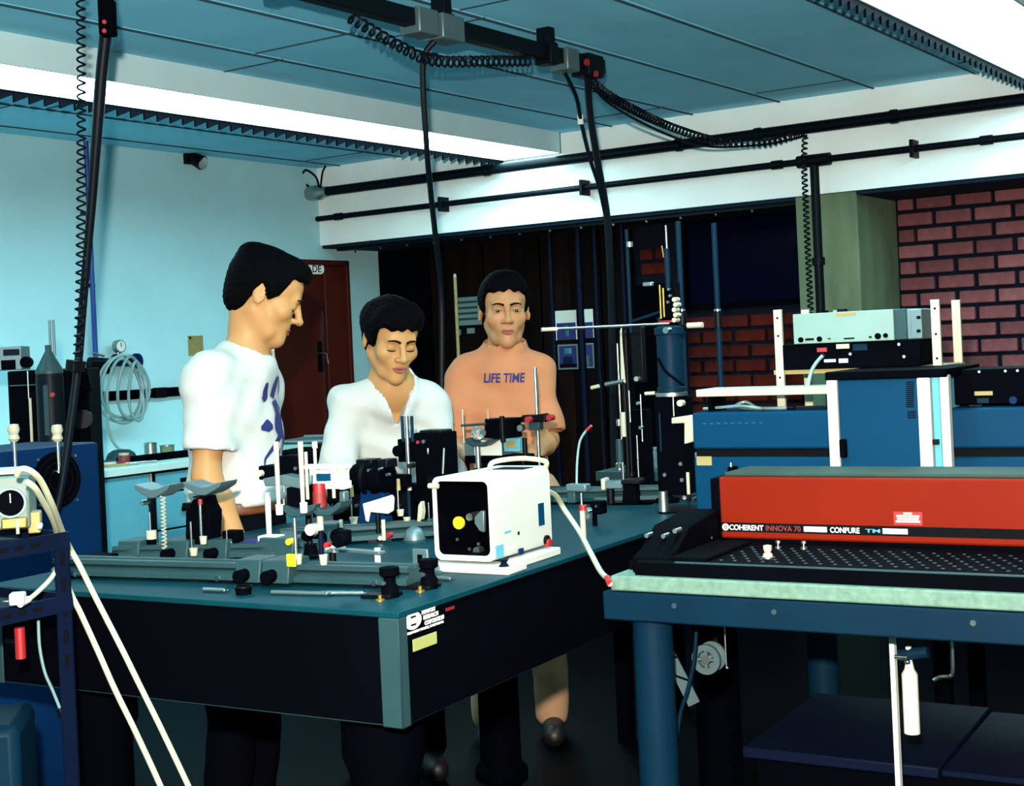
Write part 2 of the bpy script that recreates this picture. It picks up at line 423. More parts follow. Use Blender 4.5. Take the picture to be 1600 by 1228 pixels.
for px in (527, 1216, 1545):
    q = ROOM.py(px, 300, -.06).x; MB().cyl((q - .03, -.06, zl), (q + .03, -.06, zl), .024, n=12).build('coupling', M.pipe, t)
for px in (690, 912, 1430):
    q = ROOM.py(px, 300, -.06).x; MB().bx(q - .01, q + .01, -.095, 0, zl - .045, zl + .045).build('clamp', M.pipe, t, .003)
qt = ROOM.py(1272, 255, -.06).x
tj = root('drop_pipe', 'dark vertical drop pipe with tee joint in front of the concrete column', 'pipe', ROOM.g(0, 0, 0), ROOM.rz)
MB().cyl((qt - .09, -.062, zl), (qt + .09, -.062, zl), .033, n=12).build('tee_joint', M.pipe, tj)
zb = 1.45
MB().cyl((qt, -.06, zl), (qt, -.06, zb), .024, n=12).build('tube', M.pipe, tj)
q = ROOM.py(1283, 408, -.06)
MB().cyl((qt, -.06, q.z - .02), (qt, -.06, q.z + .02), .034, n=12).build('coupling', M.pipe, tj)
MB().bx(qt - .012, qt + .012, -.06, .016, zb + .1, zb + .12).build('bracket', M.pipe, tj)
c = root('coiled_cord', 'black coiled cord hanging straight beside the drop pipe', 'cord', ROOM.g(0, 0, 0), ROOM.rz)
MB().tube(coil([(qt - .035, -.075, zt - .03), (qt - .04, -.10, zl), (qt - .04, -.10, zb + .05)], .014, .028), .0045, 5).build('coil', M.pipe, c)
# small spot device on the left wall
p = ROOM.pxx(303, 248, .05)
t = root('wall_spotlight', 'small dark spotlight fixed high on the pale left wall', 'spotlight', ROOM.g(0, p.y, p.z), ROOM.rz)
MB().bx(0, .03, -.04, .04, -.03, .05).build('bracket', M.black, t, .003)
MB().cyl((.03, 0, .01), (.10, .02, -.03), .035, .045).build('housing', M.black, t)
MB().cyl((.1005, .0205, -.0305), (.104, .021, -.032), .038).build('lens', M.chrome, t)

# ------------------------------------------------------------------ ceiling conduit with outlet boxes and cords
cz = 2.60; cx = 3.40
t = root('ceiling_conduit', 'black conduit hung below the ceiling with outlet boxes', 'conduit', ROOM.g(0, 0, 0), ROOM.rz)
MB().bx(cx - .026, cx + .026, -9.0, -2.0, cz - .03, cz + .03).build('trunking', M.pipe, t, .004)
def cq(px, py):
    r = ray(px, py); return ROOM.pxx(px, py, cx)
for px, py in ((432, 0), (690, 28), (853, 70)):
    q = cq(px, py).y; MB().bx(cx - .03, cx + .03, q - .022, q + .022, cz + .02, CEIL).build('hanger', M.pipe, t, .003)
    MB().bx(cx - .04, cx + .04, q - .028, q + .028, cz - .045, cz + .04).build('clamp', M.pipe, t, .004)
boxes = []
for px, py, mt, l in ((655, 32, M.alu, .055), (694, 44, M.alu, .065), (882, 95, M.alu, .045), (918, 108, M.pipe, .06)):
    q = cq(px, py).y
    b_ = MB().bx(cx - .045, cx + .045, q - l, q + l, cz - .055, cz + .035).build('outlet_box', mt, t, .006); boxes.append(q)
for px, py in ((902, 100), (916, 118)):
    q = cq(px, py); MB().cyl((cx + .04, q.y, q.z), (cx + .051, q.y, q.z), .014).build('pilot_light', M.red, t)
t = root('drop_cable', 'black cable dropping from the ceiling conduit in front of the dark partition', 'cable', (0, 0, 0))
p0 = ROOM.g(cx, boxes[1] - .06, cz - .06)
d0 = p0.y
MB().tube(bez([p0, at(661, 100, d0 + .02), at(666, 220, d0 + .1), at(673, 300, d0 + .2), at(681, 375, d0 + .3), at(690, 470, d0 + .4), at(690, 640, d0 + .4), at(688, 760, d0 + .4)]), .011, 8).build('cable', M.pipe, t)
p1 = ROOM.g(cx, boxes[3], cz - .06); d1 = p1.y
t = root('drop_cable', 'thick pair of cables dropping from the last outlet box across the beam', 'cable', (0, 0, 0))
MB().tube(bez([p1, at(922, 180, d1), at(935, 260, d1 + .05), at(949, 345, d1 + .1), at(955, 470, d1 + .1), at(958, 620, d1 + .1), at(960, 730, d1 + .1)]), .015, 8).build('thick_cable', M.pipe, t)
p1b = ROOM.g(cx, boxes[2], cz - .06)
MB().tube(bez([p1b, at(900, 150, d1 - .1), at(908, 190, d1 - .05), at(921, 245, d1), at(936, 292, d1 + .05), at(946, 338, d1 + .1)]), .008, 8).build('thin_cable', M.pipe, t)
q = at(907, 187, d1 - .05)
MB().cyl(q + Vector((0, 0, .02)), q - Vector((0, 0, .02)), .012).build('cable_joint', M.white, t)
t = root('coiled_cord', 'black coiled cord slung under the ceiling conduit', 'cord', (0, 0, 0))
g = lambda y, z, dx=.0: ROOM.g(cx + dx, y, z)
MB().tube(coil(bez([g(cq(545, 10).y, cz - .05), g(cq(640, 55).y - .05, cz - .11), g(cq(700, 75).y - .08, cz - .13), g(cq(800, 85).y - .12, cz - .08), g(cq(830, 80).y, cz - .045)]), .018, .036), .005, 5).build('coil', M.pipe, t)
t = root('coiled_cord', 'black coiled cord drooping from the outlet box to the thick pipe', 'cord', (0, 0, 0))
e = ROOM.g(qt - .04, -.1, zt - .02)
de = e.y
pts = [p1, at(960, 155, d1 + .3), at(1040, 195, d1 + .9), at(1120, 220, d1 + 1.3 if d1 + 1.3 < de - .2 else de - .3), at(1190, 224, de - .15), at(1235, 214, de - .05), e]
MB().tube(coil(bez(pts), .018, .036), .005, 5).build('coil', M.pipe, t)
t = root('drooping_cable', 'thin dark cord drooping beside the coiled one to the beam', 'cord', (0, 0, 0))
pts = [p1 + Vector((.02, 0, -.02)), at(950, 160, d1 + .3), at(1020, 200, d1 + .8), at(1100, 228, de - .4), at(1190, 226, de - .12), e + Vector((.02, -.01, -.02))]
MB().tube(bez(pts), .006, 6).build('cord', M.pipe, t)

# ================================================================== THINGS traced on a plane through their base
class Th:
    def __init__(s, name, label, cat, base, deg=-30.0, group=None):
        s.b = Vector(base); s.F = Frame(base, deg); s.r = root(name, label, cat, base, R_(deg), group)
        s.k = s.b.y / FPX
    def p(s, px, py, y=0.0):
        v = s.F.py(px, py, y); return Vector((v.x, v.y, max(v.z - s.b.z, .0005)))
    def w(s, v): v = s.F.l(Vector(v)); return Vector((v.x, v.y, v.z - s.b.z))
    def rod(s, name, mat, a, b, rpx, y=0.0, n=12, parent=None, r1=None):
        return MB().cyl(s.p(*a, y), s.p(*b, y), rpx * s.k, (r1 or rpx) * s.k, n).build(name, mat, parent or s.r)
    def blk(s, name, mat, x0, y0, x1, y1, dp, y=0.0, bv=.003, parent=None):
        """box seen between two picture corners, dp metres deep, front face on plane y"""
        a = s.p(x0, y1, y); b = s.p(x1, y0, y)
        return MB().bx(min(a.x, b.x), max(a.x, b.x), y, y + dp, min(a.z, b.z), max(a.z, b.z)).build(name, mat, parent or s.r, bv)
    def vcyl(s, name, mat, px, py0, py1, rpx, y=0.0, r1=None, n=16, parent=None):
        a = s.p(px, py1, y); b = s.p(px, py0, y)
        return MB().cyl((a.x, y, a.z), (a.x, y, b.z), rpx * s.k, (r1 if r1 is not None else rpx) * s.k, n).build(name, mat, parent or s.r)
    def ycyl(s, name, mat, px, py, rpx, y0, y1, n=18, parent=None):
        a = s.p(px, py, y0); return MB().cyl((a.x, y0, a.z), (a.x, y1, a.z), rpx * s.k, None, n).build(name, mat, parent or s.r)
    def tube(s, name, mat, pts, rpx, y=0.0, n=8, parent=None):
        return MB().tube(bez([s.p(q[0], q[1], q[2] if len(q) > 2 else y) for q in pts], 6), rpx * s.k, n).build(name, mat, parent or s.r)
    def poly(s, name, mat, pts, dp, y=0.0, bv=.002, parent=None):
        return MB().prism([(lambda v: (v.x, v.z))(s.p(px, py, y)) for px, py in pts], 'y', y, y + dp).build(name, mat, parent or s.r, bv)
def onL(px, py, z=TZ): return hz(px, py, z)
def Lg(x, y, z=TZ): return LT.g(x, y, z)

# ------------------------------------------------------------------ left optical table
t = root('optical_table', 'grey-green optical table with black sides and the white company emblem', 'table', LT.g(0, 0, 0), LT.rz)
W_, D_ = 1.14, 2.12
MB().bx(-W_, 0, 0, D_, TZ - .012, TZ).build('top_plate', M.tabletop, t, .002)
MB().bx(-W_ + .004, -.004, .004, .02, .755, TZ - .012).build('side_panel', M.blackmatte, t)
MB().bx(-W_ + .004, -.004, D_ - .02, D_ - .004, .755, TZ - .012).build('side_panel', M.blackmatte, t)
sp = MB().bx(-.02, -.004, .02, D_ - .02, .755, TZ - .012).build('side_panel', M.blackmatte, t)
MB().bx(-W_ + .004, -W_ + .02, .02, D_ - .02, .755, TZ - .012).build('side_panel', M.blackmatte, t)
MB().bx(-W_ + .01, -.01, .01, D_ - .01, .750, .760).build('bottom_plate', M.anod, t, .002)
for x, sx in ((0, -1), (-W_, 1)):
    for y, sy in ((0, 1), (D_, -1)):
        MB().bx(min(x, x + sx * .048), max(x, x + sx * .048), min(y, y + sy * .006), max(y, y + sy * .006), .75, TZ - .012).bx(min(x, x + sx * .006), max(x, x + sx * .006), min(y, y + sy * .029), max(y, y + sy * .029), .75, TZ - .012).build('corner_trim', M.anod, t, .003)
        MB().lathe([(.09, 0), (.09, .03), (.07, .05), (.07, .6), (.085, .64), (.085, .75)], 20, (x + sx * .17, y + sy * .17, 0)).build('leg', M.blackmatte, t)
# emblem and labels on the right side
def side(px, py): v = LT.pxx(px, py, 0.0); return v.y, v.z
yc_, zc_ = side(648, 970); ry_ = (side(661, 970)[0] - side(635, 970)[0]) / 2
ell = lambda cy, cz, a, b, n=28: [(cy + a * math.cos(2 * PI * i / n), cz + b * math.sin(2 * PI * i / n)) for i in range(n)]
e_ = MB().prism(ell(yc_, zc_, ry_, .0165), 'x', -.0042, -.003).build('emblem', M.inkwhite, t)
for dz in (.0075, -.0075):
    MB().prism([(yc_ - ry_ * .38, zc_ + dz * .75), (yc_ + ry_ * .38, zc_ + dz * .75), (yc_ + ry_ * .28, zc_ + dz * 1.25), (yc_ - ry_ * .28, zc_ + dz * 1.25)], 'x', -.003, -.0026).build('emblem_mark', M.ink, e_)
for px, py, px1, tx, sz in ((661.5, 960.5, 682.6, 'NEWPORT', .0115), (664, 968.5, 686.6, 'RESEARCH', .0115), (666, 977, 695.5, 'CORPORATION', .0115), (638, 993, 695.5, 'FOUNTAIN VALLEY, CALIFORNIA', .0065)):
    ya, za = side(px, py); lettering(tx, sz, M.inkwhite, t, (-.003, ya, za), (PI / 2, 0, PI / 2), 'emblem_lettering', width=side(px1, py - (px1 - px) * .3)[0] - ya)
ya, za = side(647.5, 1008); yb, zb2 = side(684.5, 997)
MB().bx(-.004, -.0028, ya, yb, (za + zb2) / 2 - .0115, (za + zb2) / 2 + .0115).build('yellow_sticker', M.cream2, t)
ya, za = side(699, 953); yb, zb2 = side(712, 949); MB().bx(-.004, -.0028, ya, yb, za - .003, za + .003).build('red_sticker', M.inkred, t)

# ------------------------------------------------------------------ optical rails
def rail(label, a, b, h=.05, wd=.075, foot=.014):
    a = Vector((a[0], a[1], 0)); b = Vector((b[0], b[1], 0)); d = b - a; ang = math.degrees(math.atan2(d.y, d.x)) - 30
    base = LT.g(a.x, a.y, TZ); T = Th('optical_rail', label, 'rail', base, ang, 'optical rails on the table'); L = d.length
    z0 = foot; z1 = foot + h; q = wd / 2
    prof = [(-q, z0), (q, z0), (q, z0 + .012), (q * .55, z0 + .02), (q * .5, z1 - .016), (q * .8, z1 - .010), (q * .8, z1), (q * .25, z1), (q * .25, z1 - .006), (-q * .25, z1 - .006), (-q * .25, z1), (-q * .8, z1), (-q * .8, z1 - .010), (-q * .5, z1 - .016), (-q * .55, z0 + .02), (-q, z0 + .012)]
    MB().prism(prof, 'x', 0, L).build('profile', M.anod, T.r, .001, sharp=20)
    for s in (.08, .5, .92):
        MB().bx(L * s - .03, L * s + .03, -q * .8, q * .8, 0, foot).build('foot', M.black, T.r)
        MB().cyl((L * s, -q - .004, z0 + .004), (L * s, -q + .01, z0 + .004), .006).build('screw', M.chrome, T.r)
    return T, z1
railA, zA = rail('long front optical rail along the near edge of the table', (-1.06, .155), (-.13, .250), .036, .075, .008)
railB, zB = rail('rear optical rail behind the front one at the left', (-1.10, .37), (-.60, .545), .032, .07, .008)
railC, zC = rail('diagonal optical rail below the black lens barrel', (-.82, .66), (-.44, .99), .036, .085, .008)
railD, zD = rail('far optical rail at the right end of the table', (-.62, 1.62), (-.14, 1.80), .038, .08, .008)

def carrier(T, x0, x1, ztop, knob=True, y0=-.045, y1=.05, h=.012, mat=None):
    """saddle that straddles a rail; local coordinates of the thing"""
    m_ = MB().prism([(y0, ztop - .036), (y0 * .8, ztop + h), (y1 * .8, ztop + h), (y1, ztop - .036)], 'x', x0, x1).build('carrier', mat or M.anod, T.r, .003)
    if knob: MB().cyl((x0 * .6 + x1 * .4, y0 - .022, ztop - .02), (x0 * .6 + x1 * .4, y0 + .01, ztop - .02), .014).build('knob', M.blackmatte, T.r)
    return m_
def wedge_post(T, px, py0, py1, rpx, mat, y=0.0, plug=True, pm_=None):
    T.vcyl('post', mat, px, py0, py1, rpx, y)
    if plug: T.vcyl('post_socket', pm_ or M.cream, px, py1 - 8, py1 + 8, rpx * 2.0, y, rpx * 2.6)

# two carriers on the front rail holding the tall mirror assembly
T = Th('mirror_mount_stand', 'left post and carrier with yellow tab on the front rail', 'mount', LT.g(-.50, .198, TZ), -25, 'post stands on the front rail')
carrier(T, -.035, .03, zA); T.blk('tab', M.yellow, 447, 866, 461, 886, .006, -.05)
T.vcyl('post', M.steel, 463, 800, 876, 3.0); T.vcyl('post_socket', M.cream, 466, 866, 884, 5, 0, 7)
T.poly('fork_plate', M.anod, [(436, 792), (446, 790), (462, 797), (480, 790), (492, 788), (490, 797), (468, 808), (452, 808)], .05, -.03)
for px, a, b in ((436, 690, 800), (474, 690, 797)):
    T.vcyl('upright_rod', M.cream, px, a, b, 3.0, -.035, 4.2); T.vcyl('rod_foot', M.white, px + 1, b - 12, b + 4, 5.5, -.035, 6)
T.poly('cross_plate', M.alu, [(410, 748), (440, 742), (470, 748), (486, 742), (486, 756), (470, 764), (440, 758), (414, 760)], .06, -.02)
T.blk('motor_box', M.blackmatte, 404, 728, 431, 750, .05, .0); T.blk('motor_box', M.blackmatte, 436, 712, 470, 744, .05, .02)
T.ycyl('adjuster_cap', M.cream, 404, 740, 5, -.012, .0); T.ycyl('screw_head', M.chrome, 461, 732, 3, .012, .022)
T.blk('motor_box', M.blackmatte, 448, 762, 472, 792, .05, -.02)
for py in (764, 784): T.vcyl('pin', M.chrome, 444, py - 5, py + 5, 2, -.03)
T = Th('mirror_mount_stand', 'right post on the front rail carrying the red ringed lens and white frame', 'mount', LT.g(-.437, .204, TZ), -25, 'post stands on the front rail')
carrier(T, -.03, .04, zA)
T.vcyl('post', M.navy, 503, 830, 876, 4.0); T.vcyl('post', M.cream, 501, 800, 828, 5.0); T.vcyl('post_socket', M.cream, 506, 866, 884, 5, 0, 7)
T.poly('fork_plate', M.anod, [(482, 792), (492, 790), (500, 797), (515, 796), (526, 786), (532, 784), (530, 794), (515, 806), (494, 806)], .05, -.02)
T.vcyl('lens_ring', M.red, 499, 755, 768, 10, .005); T.vcyl('lens_barrel', M.inkred, 500, 768, 792, 11, .005)
T.blk('lens_block', M.blackmatte, 480, 766, 490, 790, .04, .0); T.blk('lens_block', M.blackmatte, 511, 762, 526, 784, .04, .0)
fr_ = MB()
for (x0, y0, x1, y1) in ((474, 726, 540, 733), (484, 732, 490, 756), (517, 732, 524, 756), (530, 728, 536, 765), (508, 752, 540, 764)):
    a = T.p(x0, y1, -.012); b = T.p(x1, y0, -.012); fr_.bx(a.x, b.x, -.012, .012, a.z, b.z)
fr_.build('white_frame', M.white, T.r, .001)
T.blk('glass_cell', M.paper, 490, 735, 517, 756, .008, .0); T.blk('blue_tag', M.blue, 493, 740, 516, 752, .003, -.003)
T.blk('grey_bracket', M.alu, 526, 768, 538, 784, .02, .01)
for px, a, b in ((481, 706, 780), (493, 692, 730), (522, 760, 778)): T.vcyl('upright_rod', M.cream, px, a, b, 2.6, -.02)
T.vcyl('rod_cap', M.white, 492, 690, 700, 4.2, -.02); T.rod('tilt_rod', M.steel, (530, 712), (530, 732), 1.2)
T.blk('adjuster', M.blackmatte, 522, 830, 538, 852, .03, -.01); T.ycyl('adjuster_knob', M.blackmatte, 527, 846, 10, -.03, -.005); T.ycyl('red_cap', M.red, 509, 852, 4, -.035, -.02)
T.ycyl('ball', M.white, 484, 828, 9, -.01, .01)
T = Th('post_holder', 'small dark post holder with white ring between the two front stands', 'mount', LT.g(-.56, .31, TZ), -25)
T.vcyl('base', M.blackmatte, 486, 850, 866, 12, 0, 9); T.vcyl('column', M.black, 484, 800, 850, 5); T.ycyl('ring', M.cream, 484, 830, 10, -.012, .0); T.ycyl('bore', M.blackmatte, 481, 833, 6, -.014, -.006); T.ycyl('knob', M.blackmatte, 477, 838, 8, -.03, -.012)

# yoke stands at the left
def yoke(T, px, py, wpx, y=-.03, dp=.07):
    q = wpx
    T.poly('yoke', M.alu, [(px - q, py - 5), (px - q * .8, py - 4), (px - q * .35, py + 1), (px, py + 3), (px + q * .35, py + 1), (px + q * .8, py - 4), (px + q, py - 5), (px + q * .9, py + 3), (px + q * .5, py + 11), (px + q * .2, py + 16), (px - q * .2, py + 16), (px - q * .5, py + 11), (px - q * .9, py + 3)], dp, y)
T = Th('yoke_stand', 'grey yoke on a thin chrome post with white collar at the table left end', 'stand', LT.g(-1.06, .40, TZ), -25, 'yoke stands')
carrier(T, -.03, .035, zB, False)
yoke(T, 236, 762, 28); T.rod('cone', M.black, (235, 778), (235, 800), 5, r1=1.5); T.vcyl('post', M.chrome, 236, 778, 850, 1.8); T.vcyl('collar', M.cream, 237, 829, 842, 8); T.vcyl('lower_collar', M.blackmatte, 237, 842, 853, 7.5); T.vcyl('post_socket', M.cream, 239, 852, 862, 4, 0, 6)
T.ycyl('side_screw', M.chrome, 221, 786, 4, -.03, 0.0)
T.r['category'] = 'stand'
T = Th('tension_spring', 'pale vertical coil spring beside the white-collared yoke stand', 'spring', LT.g(-1.02, .38, TZ), -25, 'vertical coil springs')
a = T.p(254, 775); b = T.p(257, 862)
MB().tube(coil([a, b], .006, .009, 7), .0016, 5).build('coil', M.cream, T.r)
T = Th('yoke_stand', 'grey yoke on a black-bodied stand with red pin beside the bare arm', 'stand', LT.g(-.93, .432, TZ), -25, 'yoke stands')
carrier(T, -.045, .035, zB, True)
yoke(T, 315, 758, 30); T.poly('body', M.blackmatte, [(302, 776), (318, 776), (322, 790), (328, 800), (326, 852), (290, 852), (290, 800), (296, 792)], .05, -.01)
T.blk('clamp', M.black, 284, 786, 300, 794, .04, -.005); T.vcyl('post', M.chrome, 300, 815, 860, 1.8, -.03); T.vcyl('post', M.chrome, 315, 780, 842, 2.2, -.03); T.vcyl('pin_head', M.red, 313, 780, 788, 3.5, -.033); T.vcyl('post_socket', M.cream, 303, 856, 868, 5, -.03, 7); T.vcyl('post_socket', M.cream, 318, 838, 850, 4.5, -.03, 6)
T.ycyl('side_screw', M.chrome, 299, 779, 4, -.035, .0)
T = Th('tension_spring', 'dark vertical coil spring in front of the bare forearm', 'spring', LT.g(-.90, .46, TZ), -25, 'vertical coil springs')
MB().tube(coil([T.p(330, 776), T.p(332, 850)], .006, .009, 7), .0016, 5).build('coil', M.steel, T.r)
T = Th('rail_carrier', 'short black capped carrier with round knob on the rear rail', 'mount', LT.g(-.83, .466, TZ), -25)
carrier(T, -.03, .03, zB, True); T.blk('cap', M.blackmatte, 347, 830, 368, 848, .035, -.015); T.vcyl('post', M.chrome, 355, 828, 850, 1.5, -.02); T.vcyl('post_socket', M.cream, 357, 846, 856, 4, -.02, 6)
T = Th('rod_holder', 'tall white rod on a flat white foot with blue sticker', 'stand', LT.g(-.68, .52, TZ), -25)
carrier(T, -.06, .04, zB, False, mat=M.anod)
T.blk('foot', M.white, 402, 838, 432, 847, .04, -.02); T.vcyl('rod', M.white, 421, 770, 842, 4, 0, 5); T.blk('blue_sticker', M.inkblue, 380, 843, 402, 853, .004, -.046); T.ycyl('yellow_knob', M.yellow, 450, 847, 5, -.05, -.03)
# small things lying on the table
T = Th('dust_cover', 'round red plastic cap lying behind the front rail', 'cap', hz(425, 876, TZ), -25); MB().lathe([(.021, 0), (.021, .006), (.015, .012), (.006, .012), (.006, .009), (.0, .009)], 20).build('shell', M.red, T.r); MB().lathe([(.005, .009), (.005, .014), (0, .014)], 12).build('button', M.cream, T.r)
def slab(label, name, cat, cx_, cy_, lx, ly, h, mat, deg=0, z=TZ, bv=.002, extra=None):
    r = root(name, label, cat, LT.g(cx_, cy_, z), R_(-30 + deg)); MB().bx(-lx / 2, lx / 2, -ly / 2, ly / 2, 0, h).build('body', mat, r, bv)
    if extra: extra(r)
    return r
slab('black junction box at the far left edge of the table', 'junction_box', 'box', -1.085, .30, .07, .05, .028, M.blackmatte, 10, extra=lambda r: MB().cyl((.01, -.027, .014), (.01, -.02, .014), .005).build('socket', M.chrome, r))
slab('white pad of paper lying behind the yoke stands', 'paper_pad', 'paper', -1.075, .60, .11, .07, .014, M.paper, 8, extra=lambda r: MB().bx(-.055, .055, -.035, -.028, .014, .016).build('binding', M.benchtop, r))
slab('thin white booklet under the dark-bodied yoke stand', 'booklet', 'booklet', -.97, .61, .11, .06, .010, M.paper, 12, extra=lambda r: MB().bx(-.05, .05, -.025, .025, .010, .0115).build('cover', M.benchtop, r))
def ex(r):
    MB().bx(-.055, .03, -.012, -.006, .0, .012).build('edge', M.cream, r); MB().cyl((.03, 0, .008), (.075, .012, .010), .008, .006).build('tip', M.white, r)
slab('white bar with dark slot lying in front of the rear rail', 'calibration_bar', 'bar', -.985, .27, .1, .014, .006, M.black, 8, extra=ex)
for (cx_, cy_, L_, dg, lb) in ((-.52, .075, .055, 4, 'short steel rod lying in front of the front rail'), (-.31, .095, .13, 8, 'longer steel rod lying near the table corner'), (-.22, .12, .09, 14, 'bright steel rod beside the black clamp'), (-.13, .33, .075, -2, 'thin pale steel rod in front of the white lamp housing')):
    r = root('steel_rod', lb, 'rod', LT.g(cx_, cy_, TZ), R_(-30 + dg), 'loose steel rods'); MB().cyl((-L_ / 2, 0, .005), (L_ / 2, 0, .005), .005, None, 10).build('shaft', M.steel, r); MB().cyl((L_ / 2, 0, .005), (L_ / 2 + .012, 0, .005), .003, None, 8).build('tip', M.chrome, r)
T = Th('screw_pot', 'small black pot lying below the front rail', 'pot', LT.g(-.44, .075, TZ), -25); MB().lathe([(.016, 0), (.018, .015), (.015, .018), (.015, .012), (0, .012)], 16).build('shell', M.blackmatte, T.r); MB().ring((0, 0, .016), (0, 0, 1), .019, .016, .003, 16).build('rim', M.black, T.r)
def clamp(label, px, py, d_):
    T = Th('table_clamp', label, 'clamp', hz(px, py, TZ), -25, 'black clamps with brass screws')
    MB().lathe([(.018, 0), (.018, .02), (.012, .028), (.012, .04), (.02, .045), (.02, .06), (0, .062)], 16, (0, .02, 0)).build('body', M.blackmatte, T.r)
    MB().bx(-.055, .012, -.004, .05, 0, .008).build('bar', M.black, T.r, .001)
    MB().lathe([(.010, 0), (.010, .003), (.004, .005), (.004, .011), (0, .012)], 12, (.0, -.02, 0)).build('brass_screw', M.brass, T.r)
    MB().cyl((0, .004, .03), (0, -.004, .032), .004).build('lever', M.chrome, T.r)
clamp('black clamp with brass screw at the end of the front rail', 602, 936, 0)
clamp('black clamp with brass screw in front of the white lamp housing', 664, 922, 0)
slab('grey slotted bracket standing beside the white lamp housing', 'slotted_bracket', 'bracket', -.19, .365, .04, .006, .06, M.alu, 0, extra=lambda r: (MB().bx(-.006, .006, -.0045, -.003, .012, .048).build('slot', M.blackmatte, r), MB().bx(-.02, .02, -.003, .05, 0, .006).build('foot', M.alu, r)))
slab('flat grey arm with white end resting behind the front rail', 'lever_arm', 'arm', -.37, .37, .17, .022, .008, M.alu, -8, z=TZ + .045, extra=lambda r: (MB().bx(-.095, -.04, -.013, .013, -.001, .010).build('white_end', M.white, r), MB().cyl((.07, 0, -.045), (.07, 0, .014), .007).build('pivot', M.white, r), MB().cyl((-.07, 0, -.045), (-.07, 0, 0), .008).build('support', M.black, r)))
T = Th('glass_dome', 'small clear glass dome beside the white lamp housing', 'dome', hz(648, 846, TZ), -25); MB().lathe([(.028, 0), (.028, .006), (.026, .02), (.018, .033), (.008, .038), (0, .039)], 20).build('shell', M.alu, T.r); MB().ring((0, 0, .003), (0, 0, 1), .031, .026, .006, 20).build('rim', M.anod, T.r)

# diagonal rail: carriers, drivers, black lens barrel, white card
T = Th('rail_carrier', 'left carrier on the diagonal rail with dark knob', 'mount', LT.g(-.74, .73, TZ), -5, 'carriers on the diagonal rail'); carrier(T, -.02, .05, zC); T.vcyl('post_socket', M.cream, 553, 808, 818, 5, 0, 7); T.vcyl('peg', M.cream, 533, 812, 824, 3, -.03); T.ycyl('side_knob', M.blackmatte, 526, 838, 11, -.06, -.03)
T = Th('rail_carrier', 'right carrier on the diagonal rail beside the chrome post', 'mount', LT.g(-.50, .93, TZ), -5, 'carriers on the diagonal rail'); carrier(T, -.02, .05, zC); T.vcyl('post_socket', M.cream, 626, 796, 806, 4.5, 0, 6); T.vcyl('post_socket', M.cream, 636, 808, 818, 4, 0, 6)
for lb, px, d0_, ya_, yb_ in (('yellow-handled hex driver left of the blue sleeve', 550, (-.74, .73), 758, 812), ('yellow-handled hex driver right of the white card', 623, (-.50, .93), 748, 802)):
    T = Th('hex_driver', lb, 'driver', LT.g(*d0_, TZ), -5, 'hex drivers'); T.vcyl('shank', M.steel, px, ya_ + 15, yb_, 1.2); T.vcyl('handle', M.wood, px, ya_, ya_ + 18, 3.2, 0, 2.6)
T = Th('lens_barrel', 'knobbly black lens barrel in front of the white shirt', 'lens', LT.g(-.62, .90, TZ), -30)
c0 = T.p(580, 746); 
MB().lathe([(.0, -.05), (.035, -.05), (.045, -.03), (.045, .0), (.04, .01), (.05, .02), (.05, .04), (.042, .055), (0, .055)], 20, (c0.x, 0, c0.z), Matrix.Rotation(PI / 2, 3, 'Y')).build('barrel', M.blackmatte, T.r)
MB().ring((c0.x, 0, c0.z), (1, 0, 0), .052, .04, .012).build('grip_ring', M.black, T.r)
for px, py in ((575, 735), (592, 733), (604, 742)): T.ycyl('screw_head', M.chrome, px, py, 2.5, -.055, -.04)
for px in (556, 566, 590): T.blk('rib', M.black, px, 718, px + 14, 732, .05, -.03)
T.vcyl('post', M.black, 578, 765, 860, 5); T.blk('arm', M.blackmatte, 600, 742, 634, 762, .03, .0); T.blk('mount_plate', M.blackmatte, 540, 752, 600, 772, .05, -.01)
T = Th('blue_sleeve', 'blue folded sleeve standing behind the white card', 'sleeve', LT.g(-.60, .86, TZ), -30)
T.poly('panel', M.dblue, [(563, 768), (580, 764), (600, 772), (600, 815), (560, 815)], .03, .01); T.blk('foot', M.dblue, 558, 808, 602, 834, .035, .0)
T = Th('alignment_card', 'bright white alignment card on the diagonal rail', 'card', LT.g(-.60, .80, TZ), -30)
T.poly('card', M.white, [(566, 787), (590, 780), (612, 773), (615, 778), (614, 798), (606, 803), (578, 800), (575, 816), (571, 814)], .006, -.01); T.vcyl('stem', M.cream, 600, 812, 844, 3.2, -.03); T.ycyl('red_dot', M.red, 606, 836, 4, -.03, -.015); T.vcyl('holder', M.black, 592, 800, 846, 4, .0)
T = Th('pale_wedge', 'pale pointed wedge standing beside the black mount foot', 'wedge', LT.g(-.46, .90, TZ), -30)
T.poly('wedge', M.cream, [(651, 817), (653, 790), (657, 783), (659, 800), (656, 818)], .02); T.blk('foot', M.blackmatte, 648, 812, 662, 846, .02, .002)
